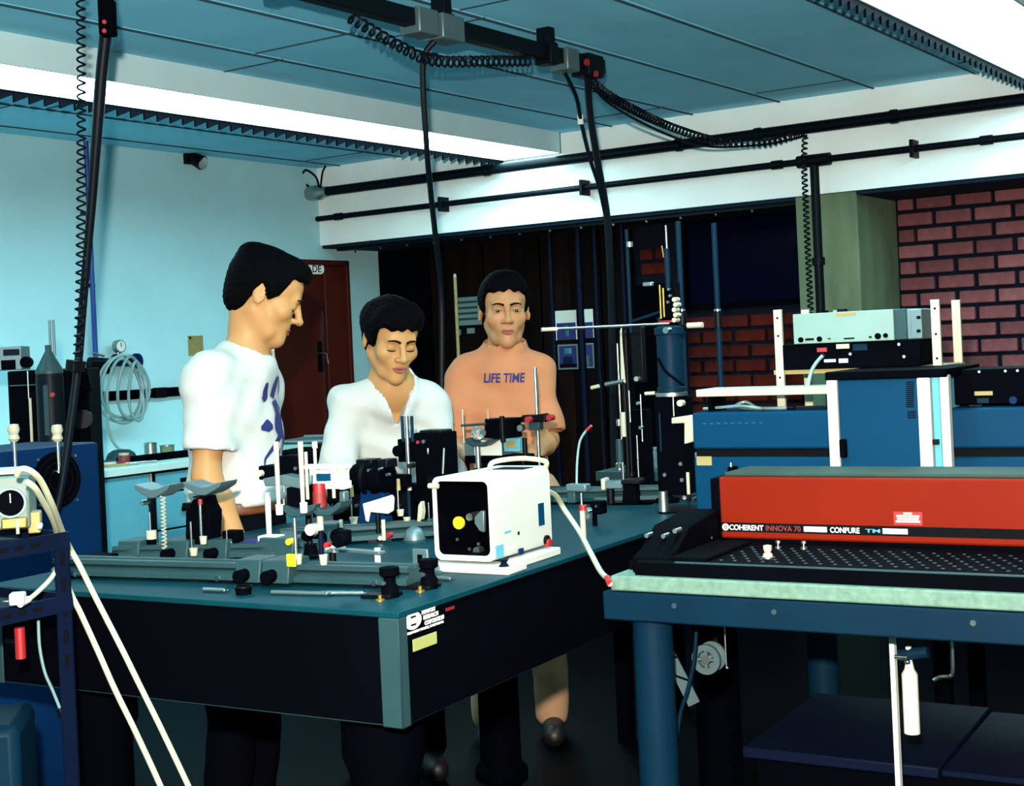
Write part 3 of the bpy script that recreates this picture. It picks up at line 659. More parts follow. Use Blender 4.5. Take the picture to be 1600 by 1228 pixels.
# tall black mount with chrome post pair
T = Th('camera_mount', 'tall black adjustable mount with blue-grey post pair before the white shirt', 'mount', LT.g(-.47, .99, TZ), -30)
T.blk('main_body', M.blackmatte, 650, 676, 692, 760, .07, .0); T.blk('top_cap', M.black, 655, 672, 688, 680, .06, .005); T.blk('side_block', M.blackmatte, 622, 686, 652, 722, .06, .01); T.ycyl('side_knob', M.blackmatte, 620, 705, 9, -.01, .03)
T.poly('lower_body', M.blackmatte, [(648, 758), (694, 758), (716, 768), (718, 776), (690, 780), (688, 850), (662, 850), (660, 790), (646, 782)], .05, .005)
for px in (630, 645): T.vcyl('slim_post', M.tblue, px, 650, 690, 2.6, .0)
T.vcyl('post', M.chrome, 639, 650, 740, 3.5, -.02); T.ycyl('screw_head', M.chrome, 640, 728, 4, -.04, -.02); T.vcyl('lower_post', M.tblue, 642, 765, 850, 3, -.02); T.vcyl('pale_post', M.cream, 640, 738, 766, 3.4, -.02)
T.ycyl('red_dot', M.red, 652, 691, 2.6, -.006, .0); T.ycyl('screw_head', M.steel, 661, 690, 3, -.006, .0); T.blk('slot', M.chrome, 667, 700, 669, 711, .004, -.004); T.ycyl('dial', M.black, 672, 750, 7, -.008, .0)
T.rod('lever', M.steel, (694, 700), (692, 740), 2, .0); T.blk('bridge', M.blackmatte, 618, 756, 650, 764, .04, .0)
T.vcyl('leg_post', M.chrome, 672, 785, 842, 1.5, -.01)

# ------------------------------------------------------------------ white lamp housing
lx0, lx1, ly0, ly1 = -.212, -.056, .455, .715
T = Th('lamp_housing', 'white open-fronted lamp housing with yellow disc inside', 'lamp housing', LT.g(lx0, ly0, TZ), -30)
Wd = lx1 - lx0; Dp = ly1 - ly0; Hh = .185; z0 = .022
def rrect(w0, w1, h0, h1, r, n=5):
    out = []
    for cx_, cy_, a0 in ((w1 - r, h0 + r, -PI / 2), (w1 - r, h1 - r, 0), (w0 + r, h1 - r, PI / 2), (w0 + r, h0 + r, PI)):
        for i in range(n + 1): a = a0 + PI / 2 * i / n; out.append((cx_ + r * math.cos(a), cy_ + r * math.sin(a)))
    return out
o_ = rrect(0, Wd, z0, z0 + Hh, .018); i_ = rrect(.010, Wd - .012, z0 + .012, z0 + Hh - .010, .014)
mb = MB(); n = len(o_)
vs = [(a, 0, b) for a, b in o_] + [(a, Dp, b) for a, b in o_] + [(a, 0, b) for a, b in i_] + [(a, Dp - .02, b) for a, b in i_]
fs = []
for i in range(n):
    j = (i + 1) % n; fs += [(i, j, n + j, n + i), (2 * n + i, 3 * n + i, 3 * n + j, 2 * n + j), (i, 2 * n + i, 2 * n + j, j)]
fs += [tuple(range(n, 2 * n)), tuple(range(3 * n, 4 * n))]
mb.add(vs, fs).build('shell', M.white, T.r, sharp=50)
MB().prism([(a * .98 + .0015, b) for a, b in rrect(.0105, Wd - .0125, z0 + .0125, z0 + Hh - .0105, .0135)], 'y', Dp - .03, Dp - .021).build('inner_back', M.blackmatte, T.r)
n2 = len(i_); MB().add([(a, .003, b) for a, b in i_] + [(a, Dp - .021, b) for a, b in i_] + [(a + (.001 if a < Wd / 2 else -.001), .003, b + (.001 if b < z0 + Hh / 2 else -.001)) for a, b in i_] + [(a + (.001 if a < Wd / 2 else -.001), Dp - .021, b + (.001 if b < z0 + Hh / 2 else -.001)) for a, b in i_],
    [f for i in range(n2) for f in ((i, (i + 1) % n2, n2 + (i + 1) % n2, n2 + i), (2 * n2 + i, 3 * n2 + i, 3 * n2 + (i + 1) % n2, 2 * n2 + (i + 1) % n2), (i, 2 * n2 + i, 2 * n2 + (i + 1) % n2, (i + 1) % n2))]).build('black_lining', M.blackmatte, T.r)
T.ycyl('yellow_disc', M.yellow, 716, 817, 10, .05, .056, 24); T.ycyl('lens_tube', M.steel, 733, 808, 6, .06, .10); T.poly('reflector', M.alu, [(741, 808), (750, 798), (756, 798), (756, 832), (749, 830), (741, 818)], .01, .06)
T.blk('label_plate', M.benchtop, 698, 868, 751, 879, .004, .03); T.ycyl('bulb_base', M.steel, 744, 861, 6, .04, .06)
for px, py in ((714, 843), (692, 806), (747, 850), (733, 858)): T.ycyl('screw_head', M.steel, px, py, 2.5, .05, .055)
MB().bx(-.012, Wd + .05, -.03, .05, 0, .016).build('base_plate', M.white, T.r, .003)
MB().bx(Wd - .02, Wd + .022, .05, Dp, 0, .018).build('side_rail', M.white, T.r, .003); MB().bx(0, .03, .05, Dp, 0, z0).build('side_rail', M.white, T.r, .003)
MB().lathe([(.012, 0), (.006, .008), (.012, .016), (0, .016)], 10, (Wd + .028, -.012, .016)).build('foot_screw', M.navy, T.r)
MB().cyl((-.004, -.006, z0 + Hh - .02), (.02, -.006, z0 + Hh - .02), .006).build('hinge', M.cream, T.r)
MB().tube(bez([(Wd * .42, Dp * .55, z0 + Hh), (Wd * .45, Dp * .6, z0 + Hh + .018), (Wd * .75, Dp * .78, z0 + Hh + .022), (Wd * 1.0, Dp * .93, z0 + Hh + .012), (Wd * .98, Dp * .96, z0 + Hh - .004)]), .006, 8).build('handle', M.cream, T.r)
MB().bx(Wd * .4, Wd * .9, Dp * .62, Dp * .82, z0 + Hh - .002, z0 + Hh + .0015).build('top_slot', M.ink, T.r)
def sd(px, py): v = T.F.pxx(px, py, Wd); return v.y, v.z - TZ
def sq(name, mat, x0, y0, x1, y1, th=.0012):
    a = sd(x0, y1); b = sd(x1, y0); MB().bx(Wd, Wd + th, a[0], b[0], a[1], b[1]).build(name, mat, T.r)
sq('blue_sticker', M.blue, 842, 785, 849, 822); sq('pale_sticker', M.bench, 775, 850, 786, 872); sq('switch', M.dblue, 810, 856, 816, 866, .004); sq('outlined_label', M.paper, 793, 852, 802, 860); sq('print', M.bench, 788, 828, 798, 834); sq('print', M.ink, 809, 830, 811, 836)
a = sd(853, 848); MB().cyl((Wd, a[0], a[1]), (Wd + .012, a[0], a[1]), .009).build('red_button', M.red, T.r); a = sd(853, 844); MB().cyl((Wd, a[0], a[1]), (Wd + .006, a[0], a[1]), .012).build('button_collar', M.black, T.r)

# ------------------------------------------------------------------ apparatus the man in orange is holding, behind the lamp housing
T = Th('lens_apparatus', 'lens apparatus with grey box, black disc and red caps held before the orange shirt', 'apparatus', LT.g(-.86, 1.76, TZ), -30)
T.blk('grey_box', M.alu, 726, 690, 782, 718, .08, .03); T.blk('light_panel', M.paper, 741, 688, 783, 712, .004, .026); T.blk('blue_panel', M.bench, 787, 684, 811, 706, .03, .03); T.blk('red_print', M.wood, 791, 689, 805, 700, .002, .0285)
T.blk('lower_tray', M.blackmatte, 726, 712, 812, 724, .10, .02)
T.poly('base_box', M.blackmatte, [(752, 720), (825, 716), (829, 766), (755, 766)], .10, .02)
T.poly('yoke', M.anod, [(726, 686), (732, 684), (741, 692), (752, 693), (760, 688), (768, 684), (770, 688), (757, 697), (740, 698), (728, 692)], .05, -.03)
T.vcyl('post', M.steel, 748, 697, 735, 4.5, -.01); T.vcyl('lower_post', M.black, 749, 733, 800, 6, -.01); T.ycyl('knob', M.blackmatte, 742, 738, 6, -.035, -.01)
q = T.p(746, 677, -.005); MB().sph(q, .022, n=16).build('glass_ball', M.glass, T.r); T.ycyl('ball_mount', M.steel, 755, 676, 5, -.02, .02)
T.rod('top_bar', M.anod, (721, 665), (762, 662), 2.2, -.01); T.vcyl('thin_rod', M.steel, 725, 640, 692, 1.3, -.01); T.rod('needle', M.steel, (762, 640), (763, 664), .7, .0)
q = T.p(786, 668, .03); MB().cyl(q - Vector((0, 0, .03)), q + Vector((.0, 0, .03)), .062, .058, 28).build('black_disc', M.blackmatte, T.r)
T.vcyl('disc_axle', M.black, 786, 650, 690, 4, -.03); T.poly('top_arm', M.blackmatte, [(755, 661), (815, 651), (850, 646), (850, 654), (815, 660), (757, 668)], .03, .0)
T.blk('arm_block', M.black, 815, 648, 851, 660, .04, -.01); T.ycyl('red_cap', M.red, 824, 656, 5, -.03, -.008); T.ycyl('red_cap', M.red, 857, 653, 4.5, -.03, .0)
T.blk('side_bracket', M.anod, 826, 656, 842, 672, .03, .0); T.ycyl('side_ring', M.steel, 812, 669, 5, -.02, .0)
T.vcyl('black_post', M.black, 821, 684, 716, 4, -.01); T.vcyl('thin_black_post', M.black, 821, 714, 800, 2, -.01)
T = Th('chrome_rod', 'tall thin chrome rod standing right of the orange shirt', 'rod', LT.g(-.70, 1.82, TZ), -30)
T.vcyl('rod', M.chrome, 846, 574, 800, 2.9); MB().lathe([(.02, 0), (.02, .008), (.008, .012), (.008, .02), (0, .02)], 14, T.p(848, 806).to_tuple()[:2] + (0,)).build('foot', M.black, T.r)

# ------------------------------------------------------------------ fibre stand, tubing
b_ = hz(912, 842, TZ)
T = Th('fibre_stand', 'white post with red band holding a curved fibre with red tip', 'stand', b_, -30)
T.vcyl('post', M.cream, 912, 796, 842, 4.5); T.vcyl('red_band', M.red, 911, 789, 797, 6.5); T.vcyl('pin', M.steel, 909, 770, 790, 2); T.blk('head', M.alu, 884, 757, 915, 768, .03, .0); T.blk('head_stem', M.anod, 886, 768, 898, 786, .02, .005)
T.tube('fibre', M.clear, [(901, 757), (902, 720), (906, 690), (915, 674), (923, 666)], 1.9, .012); T.rod('fibre_tip', M.red, (916, 673), (924, 665), 2.2, .012)
T.ycyl('clamp_screw', M.chrome, 917, 800, 3, -.02, .0); T.blk('clamp_bracket', M.alu, 914, 794, 920, 812, .02, .0)
T = Th('tubing', 'cream tubing running from the lamp housing down to the granite table', 'tube', hz(862, 868, TZ), -30)
MB().tube(bez([T.w(LT.g(-.075, .708, TZ + .155)), T.w(at(868, 774, 3.40)), T.w(at(882, 796, 3.44)), T.w(at(905, 830, 3.36)), T.w(at(922, 862, 3.22)), T.w(at(938, 892, 3.08)), T.w(at(950, 905, 2.99)), T.w(at(953, 912, 2.96))]), .0062, 8).build('tube', M.hose, T.r)
MB().cyl(T.w(at(949, 903, 2.99)), T.w(at(953, 912, 2.96)), .007).build('red_end', M.red, T.r)

T = Th('shade_box', 'low black box added as shade behind the white alignment card', 'power supply', LT.g(-.86, 1.16, TZ), -30)  # added black box, stands in for shade on the far table top
T.blk('case', M.blackmatte, 520, 764, 640, 815, .12, .0); T.blk('front_plate', M.black, 526, 768, 636, 800, .003, -.003)
for px in (540, 556, 622): T.ycyl('stud', M.steel, px, 790, 2.5, -.012, .0)
b_ = at(470, 700, 6.9)
T = Th('equipment_trolley', 'black equipment trolley with grey wire top before the red-brown door', 'trolley', (b_.x, b_.y, 0), -20)
T.blk('body', M.blackmatte, 415, 706, 548, 800, .4, .0)
for px in (420, 544): T.vcyl('frame_post', M.black, px, 692, 720, 3, .01); T.vcyl('frame_post', M.black, px, 692, 720, 3, .38)
a = T.p(416, 692); b = T.p(547, 692)
for y in (.0, .39): MB().cyl((a.x, y, a.z), (b.x, y, a.z), .010, None, 8).build('top_rail', M.alu, T.r)
for k in range(9): x = a.x + (b.x - a.x) * (k + .5) / 9; MB().cyl((x, 0, a.z), (x, .39, a.z), .004, None, 6).build('wire', M.alu, T.r)

# ================================================================== FAR END OF THE TABLE: cryostat and stands
T = Th('rear_bench', 'dark rear bench with grey-green edge behind the optical table', 'bench', LT.g(-.80, 2.42, 0), -30)
MB().bx(0, 1.25, 0, .6, .955, .99).build('bench_top', M.anod, T.r, .003); MB().bx(.02, 1.23, .03, .58, .55, .955).build('cabinet', M.blackmatte, T.r, .003)
for x in (.05, 1.2):
    for y in (.06, .54): MB().bx(x - .025, x + .025, y - .025, y + .025, 0, .56).build('leg', M.blackmatte, T.r)
bz = .99
def Bg(px, py, z=bz): return hz(px, py, z)
T = Th('glass_beaker', 'small clear glass beaker on the rear bench', 'beaker', LT.g(-.64, 2.55, bz), -30); MB().lathe([(.026, 0), (.028, .07), (.03, .075), (.027, .075), (.025, .004), (0, .004)], 18).build('cup', M.glass, T.r); MB().ring((0, 0, .074), (0, 0, 1), .031, .027, .003, 18).build('rim', M.clear, T.r)
for lb, x, y, h in (('short steel vial on the rear bench nearest the orange shirt', -.74, 2.5, .03), ('white capped vial on the rear bench', -.45, 2.52, .05), ('squat steel pot on the rear bench beside the vertical stands', -.36, 2.62, .035)):
    T = Th('vial', lb, 'vial', LT.g(x, y, bz), -30, 'vials on the rear bench'); MB().lathe([(.015, 0), (.015, h * .7), (.009, h * .85), (.009, h)], 14).build('body', M.steel, T.r); MB().cyl((0, 0, h * .8), (0, 0, h + .008), .011).build('cap', M.cream, T.r)
# far rail carriers
T = Th('black_base_block', 'black angular base block standing on the far rail', 'mount', LT.g(-.36, 1.70, TZ), -20)
T.poly('foot', M.blackmatte, [(948, 808), (972, 792), (1000, 792), (1018, 800), (1016, 806)], .07, -.07); T.poly('column', M.blackmatte, [(974, 754), (992, 754), (996, 794), (972, 794)], .05, -.05); T.blk('cap', M.black, 970, 750, 998, 757, .07, -.06)
T = Th('grey_end_block', 'grey rectangular block with cream edge on the far rail', 'mount', LT.g(-.5, 1.66, TZ), -20); T.blk('block', M.alu, 944, 752, 972, 764, .05, -.03); T.blk('edge', M.cream, 939, 748, 945, 766, .05, -.031); T.vcyl('stem', M.black, 955, 764, 792, 6, -.02)
T = Th('black_adjuster', 'small black adjuster block beside the red-banded fibre post', 'mount', LT.g(-.24, 1.18, TZ), -30); T.blk('body', M.blackmatte, 922, 784, 938, 804, .04, .0); T.ycyl('screw_head', M.chrome, 931, 791, 2.2, -.006, .0); T.vcyl('foot', M.blackmatte, 930, 802, 824, 4, .02)
# vertical stack of slender rods
def rodstand(label, x, y, rods, extra=None, deg=-30):
    T = Th('rod_stand', label, 'stand', LT.g(x, y, TZ), deg, 'slender rod stands at the far end')
    for nm, mt, px, a, b, r in rods: T.vcyl(nm, mt, px, a, b, r)
    yb = T.p(rods[0][2], 800)
    MB().lathe([(.035, 0), (.035, .012), (.012, .018), (.012, .03), (0, .03)], 16, (yb.x, 0, 0)).build('foot', M.blackmatte, T.r)
    if extra: extra(T)
    return T
def e1(T):
    T.poly('pale_vane', M.cream, [(968, 518), (971, 510), (972, 536), (977, 596), (970, 598)], .004, -.006)
    T.rod('cross_arm', M.steel, (946, 601), (976, 595), 3.5, -.01); T.rod('cross_tip', M.cream, (924, 606), (936, 603), 3, -.01)
    T.vcyl('sleeve', M.cream, 975, 644, 682, 4.5, -.005); T.vcyl('pin', M.chrome, 967, 655, 665, 4, -.01); T.vcyl('lower_sleeve', M.anod, 969, 686, 722, 6, .0)
rodstand('slender stand with pale pointed vane before the dark partition', -.42, 2.0, [('rod', M.steel, 976, 536, 790, 1.6), ('rod', M.black, 984, 600, 790, 3.2)], e1)
def e2(T):
    T.vcyl('collar', M.steel, 984, 378, 386, 5); T.rod('swing_arm', M.tblue, (988, 502), (1036, 486), 2.4); T.blk('clamp', M.black, 988, 510, 1002, 598, .03, .0); T.ycyl('knob', M.steel, 994, 592, 4, -.02, .0); T.blk('joint', M.steel, 1004, 440, 1018, 448, .02, .0)
    for px, a, b in ((1000, 680, 790), (985, 610, 660), (1004, 616, 690), (997, 706, 734)): T.vcyl('thin_rod', M.steel, px, a, b, 1.3, -.02)
    for px, py in ((987, 742), (998, 748), (996, 630), (1000, 668)): T.ycyl('screw_head', M.chrome, px, py, 2.6, -.03, -.01)
    T.blk('gear_box', M.blackmatte, 978, 640, 1010, 760, .04, .0)
rodstand('tall dark stand with gear box and swinging arm', -.36, 2.05, [('rod', M.tblue, 986, 358, 520, 2.6), ('lower_rod', M.black, 990, 515, 800, 3)], e2)
def e3(T):
    T.rod('wire', M.brass, (1034, 384), (1037, 402), 1); T.blk('valve_block', M.blackmatte, 1036, 440, 1052, 498, .05, .0)
    for px, a, b in ((1033, 445, 498), (1038, 450, 495)): T.vcyl('brass_rod', M.brass, px, a, b, 1.6, -.02)
    for k in range(5): T.ycyl('fitting', M.cream, 1053 + (k % 2) * 2, 468 + k * 8, 3.6, -.02, .01)
    for px, py in ((1044, 452), (1046, 462), (1043, 472)): T.ycyl('screw_head', M.steel, px, py, 2, -.015, .0)
    T.blk('flange', M.red, 1030, 500, 1050, 505, .05, -.01)
T = rodstand('tall stand with brass fittings rising above the blue cryostat', -.20, 1.72, [('rod', M.tblue, 1044, 388, 450, 4), ('tip', M.steel, 1042, 352, 390, 1.5), ('column', M.black, 1044, 495, 800, 4)], e3)
for lb, px, a, b, loc in (('tall bare blue-grey post left of the dark window', 1066, 345, 606, (-.14, 1.80)), ('tall bare blue-grey post in front of the dark window', 1122, 348, 604, (-.03, 1.86))):
    T = Th('tall_post', lb, 'post', LT.g(*loc, TZ), -30, 'tall bare posts'); q = T.p(px, 500)
    top = T.p(px, a); MB().cyl((q.x, 0, 0), (q.x, 0, top.z), 4.2 * T.k, None, 14).build('tube', M.tblue, T.r); MB().lathe([(.03, 0), (.03, .01), (.014, .014), (.014, .04), (0, .04)], 16, (q.x, 0, 0)).build('foot', M.black, T.r)
    z_ = T.p(px, 500).z; MB().lathe([(.013, -.022), (.013, .022), (0, .022)], 14, (q.x, 0, z_)).build('clamp', M.black, T.r)
    MB().ring((q.x, 0, z_ + .03), (0, 0, 1), .012, .009, .006, 14).build('clamp_ring', M.chrome, T.r)
T = Th('short_cross_rod', 'short cream horizontal rod clamped beside the tall post', 'rod', at(1087, 508, 4.05), -30); MB().cyl((-.025, 0, 0), (.022, 0, 0), .008).build('rod', M.cream, T.r); MB().cyl((-.05, 0, 0), (-.02, 0, 0), .0045).build('stem', M.black, T.r)
T = Th('long_cross_rod', 'long thin chrome rod stretched horizontally before the blue posters', 'rod', at(912, 510, 4.05), 0)
a = T.w(at(846, 515, 4.0)); b = T.w(at(1045, 506, 4.12)); MB().cyl(a, b, .0042).build('rod', M.chrome, T.r); c_ = a.lerp(b, .12); MB().cyl(a, c_, .0055).build('cream_end', M.cream, T.r)
# cryostat
tb = LT.g(-.115, 1.50, TZ)
T = Th('cryostat', 'dark blue cylindrical cryostat on a black column at the table far corner', 'cryostat', tb, -30)
x_ = T.p(1047, 560).x
zt_, zb_ = T.p(1047, 512).z, T.p(1047, 612).z
MB().lathe([(.030, zb_ - .01), (.040, zb_), (.040, zb_ + .012), (.036, zb_ + .014), (.036, zt_ - .02), (.041, zt_ - .018), (.041, zt_), (.02, zt_ + .006), (0, zt_ + .006)], 28, (x_, 0, 0)).build('vessel', M.tblue, T.r)
MB().lathe([(.044, zb_ - .012), (.044, zb_ - .002), (.03, zb_), (0, zb_)], 28, (x_, 0, 0)).build('bottom_flange', M.steel, T.r)
T.ycyl('port', M.chrome, 1040, 516, 5, -.06, -.03); T.tube('strap', M.blackmatte, [(1028, 560, -.03), (1040, 580, -.042), (1055, 592, -.042), (1068, 602, -.03)], 2.2)
x2 = T.p(1056, 720).x; MB().bx(x2 - .05, x2 + .035, -.02, .06, .05, zb_ - .012).build('column', M.blackmatte, T.r, .004)
MB().bx(x2 - .05, x2 + .06, -.03, .08, 0, .012).build('base_plate', M.black, T.r, .003)
MB().cyl((x2 - .03, -.03, .006), (x2 - .03, -.03, .062), .015, .013).build('steel_foot', M.steel, T.r)
q0 = T.p(1049, 652, -.025); q1 = T.p(1083, 690, -.025)
T.poly('cream_bracket', M.cream, [(1049, 653), (1082, 648), (1083, 690), (1069, 694), (1069, 661), (1049, 662)], .015, -.045); T.vcyl('thin_rod', M.steel, 1053, 615, 650, 1.4, -.02); T.ycyl('white_nut', M.cream, 1062, 630, 5, -.03, -.01)
T.vcyl('cream_rod', M.cream, 1076, 738, 772, 2.6, -.04); T.vcyl('rod', M.black, 1077, 772, 812, 1.6, -.04); T.vcyl('side_rod', M.tblue, 1033, 645, 705, 1.6, -.02)
for px, py in ((1063, 725), (1065, 750), (1038, 742)): T.ycyl('screw_head', M.steel, px, py, 3, -.026, -.018)
T.rod('side_port', M.cream, (1008, 615), (1024, 614), 2.8, .0); T.rod('side_port_arm', M.black, (1020, 614), (1040, 612), 2.2, .0)

# ================================================================== RIGHT: granite table with lasers
slab_z0 = TZ - .032
t = root('granite_table', 'pale granite slab on a blue-grey steel frame with round leg', 'table', RT.g(0, 0, 0), RT.rz)
SX, SY = 2.3, 1.25
MB().bx(0, SX, 0, SY, slab_z0, TZ).build('granite_slab', M.granite, t, .004)
MB().bx(-.02, SX + .02, .0, .07, slab_z0 - .062, slab_z0 - .002).build('frame_beam', M.tblue, t, .004)
MB().bx(-.02, SX + .02, SY - .07, SY, slab_z0 - .062, slab_z0 - .002).build('frame_beam', M.tblue, t, .004)
for x in (-.02, SX - .05): MB().bx(x, x + .07, .07, SY - .07, slab_z0 - .062, slab_z0 - .002).build('frame_beam', M.tblue, t, .004)
for x in (.065, SX - .08):
    for y in (.06, SY - .08): MB().lathe([(.075, 0), (.075, .02), (.042, .03), (.042, slab_z0 - .062)], 24, (x, y, 0)).build('leg', M.tblue, t)
for px, py in ((1054, 946), (1210, 956), (1521, 973)):
    v = RT.py(px, py, 0); MB().cyl((v.x, -.004, v.z), (v.x, .004, v.z), .0055).build('bolt', M.chrome, t)
# black breadboard with tapped holes
bbz = TZ + .028
t = root('breadboard', 'black perforated breadboard lying on the granite slab', 'breadboard', RT.g(0, 0, TZ), RT.rz)
MB().bx(.05, SX - .05, .015, .62, 0, .028).build('plate', M.blackmatte, t, .002)
MB().bx(.14, SX - .05, .018, .024, .028, .031).build('edge_strip', M.anod, t)  # paler strip added as the highlight along the plate's front edge
mb = MB()
for i in range(34):
    for j in range(7):
        x = .22 + i * .03 + (.015 if j % 2 else 0); y = .075 + j * .03
        mb.ring((x, y, .0285), (0, 0, 1), .0042, .0026, .002, 6)
hl = mb.build('tapped_holes', M.anod, t); hl['kind'] = 'stuff'
# red laser
lz = bbz; ly = .335
t = root('red_laser', 'long orange-red laser head with black lettered stripe on the breadboard', 'laser', RT.g(0, ly, lz), RT.rz)
v0 = RT.py(1122, 745, ly); lx = v0.x; LH = v0.z - lz; LD = .17
MB().bx(lx, SX - .1, .0, LD, .006, LH).build('cover', M.laser, t, .006)
MB().bx(lx + .01, SX - .11, .012, LD - .005, LH, LH + .009).build('lid', M.lid, t, .003)
MB().bx(lx - .022, lx, .004, LD - .004, .0, LH - .004).build('end_cap', M.blackmatte, t, .003)
MB().bx(lx + .02, SX - .12, .004, LD - .01, -.0, .007).build('base', M.blackmatte, t)
sa = RT.py(1127, 823, ly).z - lz
MB().bx(lx + .003, SX - .102, -.0012, .001, sa - .010, sa + .0105).build('stripe', M.ink, t)
def lp(px): return RT.py(px, 820, ly).x
MB().ring((lp(1134), -.0016, sa), (0, 1, 0), .0078, .0042, .001, 18).build('emblem', M.inkwhite, t); MB().cyl((lp(1134), -.001, sa), (lp(1134), -.0022, sa), .002).build('emblem_dot', M.inkwhite, t)
rt_ = (PI / 2, 0, 0)
lettering('COHERENT', .0165, M.inkwhite, t, (lp(1140), -.0016, sa - .0058), rt_, width=lp(1193) - lp(1140))
lettering('INNOVA 70', .0165, M.inkred, t, (lp(1197), -.0016, sa - .0058), rt_, width=lp(1251) - lp(1197))
lettering('CONPURE', .0165, M.inkwhite, t, (lp(1297), -.0016, sa - .0060), rt_, width=lp(1343) - lp(1297))
lettering('TM', .011, M.bench, t, (lp(1352), -.0016, sa - .0040), rt_, width=lp(1375) - lp(1352))
for a, b in ((1256, 1292), (1379, 1418)):
    MB().bx(lp(a), lp(b), -.0018, -.001, sa - .0058, sa + .0055).build('white_bar', M.inkwhite, t, .001)
a = RT.py(1397, 820, ly); b = RT.py(1441, 800, ly)
wl = MB().bx(a.x, b.x, -.0012, .001, a.z - lz, b.z - lz).build('warning_label', M.red, t)
for k, s_ in enumerate((.3, .8, .75, .85)):
    zc = a.z - lz + (b.z - a.z) * (.88 - .2 * k); xm = (a.x + b.x) / 2; hw = (b.x - a.x) / 2 * s_
    MB().bx(xm - hw, xm + hw, -.0018, -.001, zc - .0022, zc + .0022).build('warning_text', M.cream, wl)
T = Th('lid_clip', 'small dark clip on the red laser end cap', 'clip', RT.g(lx - .011, ly + .12, lz + LH - .004), -30); MB().bx(-.006, .006, -.02, .02, 0, .016).build('jaw', M.blackmatte, T.r, .002); MB().cyl((0, -.01, .016), (0, -.01, .026), .003).build('screw', M.steel, T.r)
# things on the breadboard
v = RT.pz(1200, 872, bbz)
T = Th('thumb_screw', 'small white knob standing on the breadboard before the red laser', 'knob', RT.g(v.x, v.y, bbz), -30); MB().lathe([(.010, 0), (.010, .008), (.006, .012), (.009, .018), (.009, .026), (0, .028)], 16).build('grip', M.cream, T.r); MB().lathe([(.014, 0), (.014, .003), (0, .003)], 16).build('washer', M.steel, T.r)
for lb, px, py in (('small steel screw near the red laser left foot', 1110, 850), ('leftmost of two bright screws under the red laser stripe', 1216, 857), ('right of two bright screws under the red laser stripe', 1256, 858)):
    v = RT.pz(px, py, bbz); T = Th('screw', lb, 'screw', RT.g(v.x, v.y, bbz), -30, 'loose screws'); MB().lathe([(.007, 0), (.007, .004), (.003, .005), (.003, .014), (0, .014)], 10).build('shank', M.steel, T.r); MB().cyl((0, 0, .012), (0, 0, .017), .0055, None, 6).build('head', M.steel, T.r)
# black stepped controller at the left end of the table
T = Th('stepped_controller', 'black stepped box with orange lettering at the granite table left end', 'box', RT.g(.03, .045, TZ), -30)
def RP(px, py, y): v = RT.py(px, py, y); return v
MB().prism([(.0, 0), (.0, .032), (.05, .045), (.12, .085), (.30, .10), (.30, 0)], 'x', .0, .085).build('body', M.blackmatte, T.r, .004)
MB().bx(.085, .17, .0, .26, 0, .036).build('side_block', M.blackmatte, T.r, .004); MB().bx(-.022, .0, .03, .16, 0, .018).build('ledge', M.blackmatte, T.r, .003)
a = T.p(1001, 897, 0); b = T.p(1031, 884, 0)
pl = MB().bx(a.x, b.x, -.002, .001, max(.004, a.z), b.z).build('name_plate', M.paper, T.r); MB().bx(a.x + .006, b.x - .004, -.0026, -.0015, max(.004, a.z) + .004, b.z - .003).build('plate_print', M.dblue, pl)
lettering('MODEL', .008, M.laser, T.r, T.p(1005, 881, -.001), (PI / 2, 0, 0), width=.024)
for px, py in ((1016, 835), (1042, 836), (1060, 828)):
    q = T.p(px, py, .09); MB().cyl((q.x, .07, q.z), (q.x, .10, q.z), .005).build('button', M.steel, T.r)
T = Th('steel_plate', 'small bright steel plate lying beside the red laser end', 'plate', RT.g(.10, .42, TZ), -30); MB().bx(-.035, .03, -.02, .02, 0, .012).build('plate', M.steel, T.r, .001); MB().cyl((-.045, 0, .02), (.02, 0, .02), .006).build('pin', M.cream, T.r); MB().bx(-.02, .02, -.01, .01, .01, .02).build('clip', M.black, T.r)

# ------------------------------------------------------------------ long blue laser behind
by = .80
t = root('blue_laser', 'long blue laser body with dark band behind the red laser', 'laser', RT.g(0, by, TZ), RT.rz)
g_ = lambda px, py: RT.py(px, py, by)
x0 = g_(1083, 700).x; zt1 = g_(1085, 645).z - TZ; zb1 = g_(1085, 702).z - TZ; zb2_ = g_(1085, 714).z - TZ
MB().bx(x0, SX - .1, 0, .25, zb1, zt1).build('upper_cover', M.blue, t, .006)
MB().bx(x0 + .004, SX - .104, .012, .24, zb2_, zb1).build('dark_band', M.ink, t)
MB().bx(x0, SX - .1, 0, .25, .02, zb2_).build('lower_cover', M.blue, t, .006)
for x in (x0 + .12, .8, 1.8): MB().bx(x, x + .06, .03, .22, 0, .02).build('foot', M.black, t)
a = g_(1089, 727); b = g_(1112, 713); MB().bx(a.x, b.x, -.0015, .001, a.z - TZ, b.z - TZ).build('yellow_sticker', M.wood, t)
for k in range(9):
    a = g_(1098 + k * 11, 662 - k * .2); MB().bx(a.x, a.x + .010, -.0012, .001, a.z - TZ - .002, a.z - TZ + .002).build('faint_print', M.bluefaint, t)
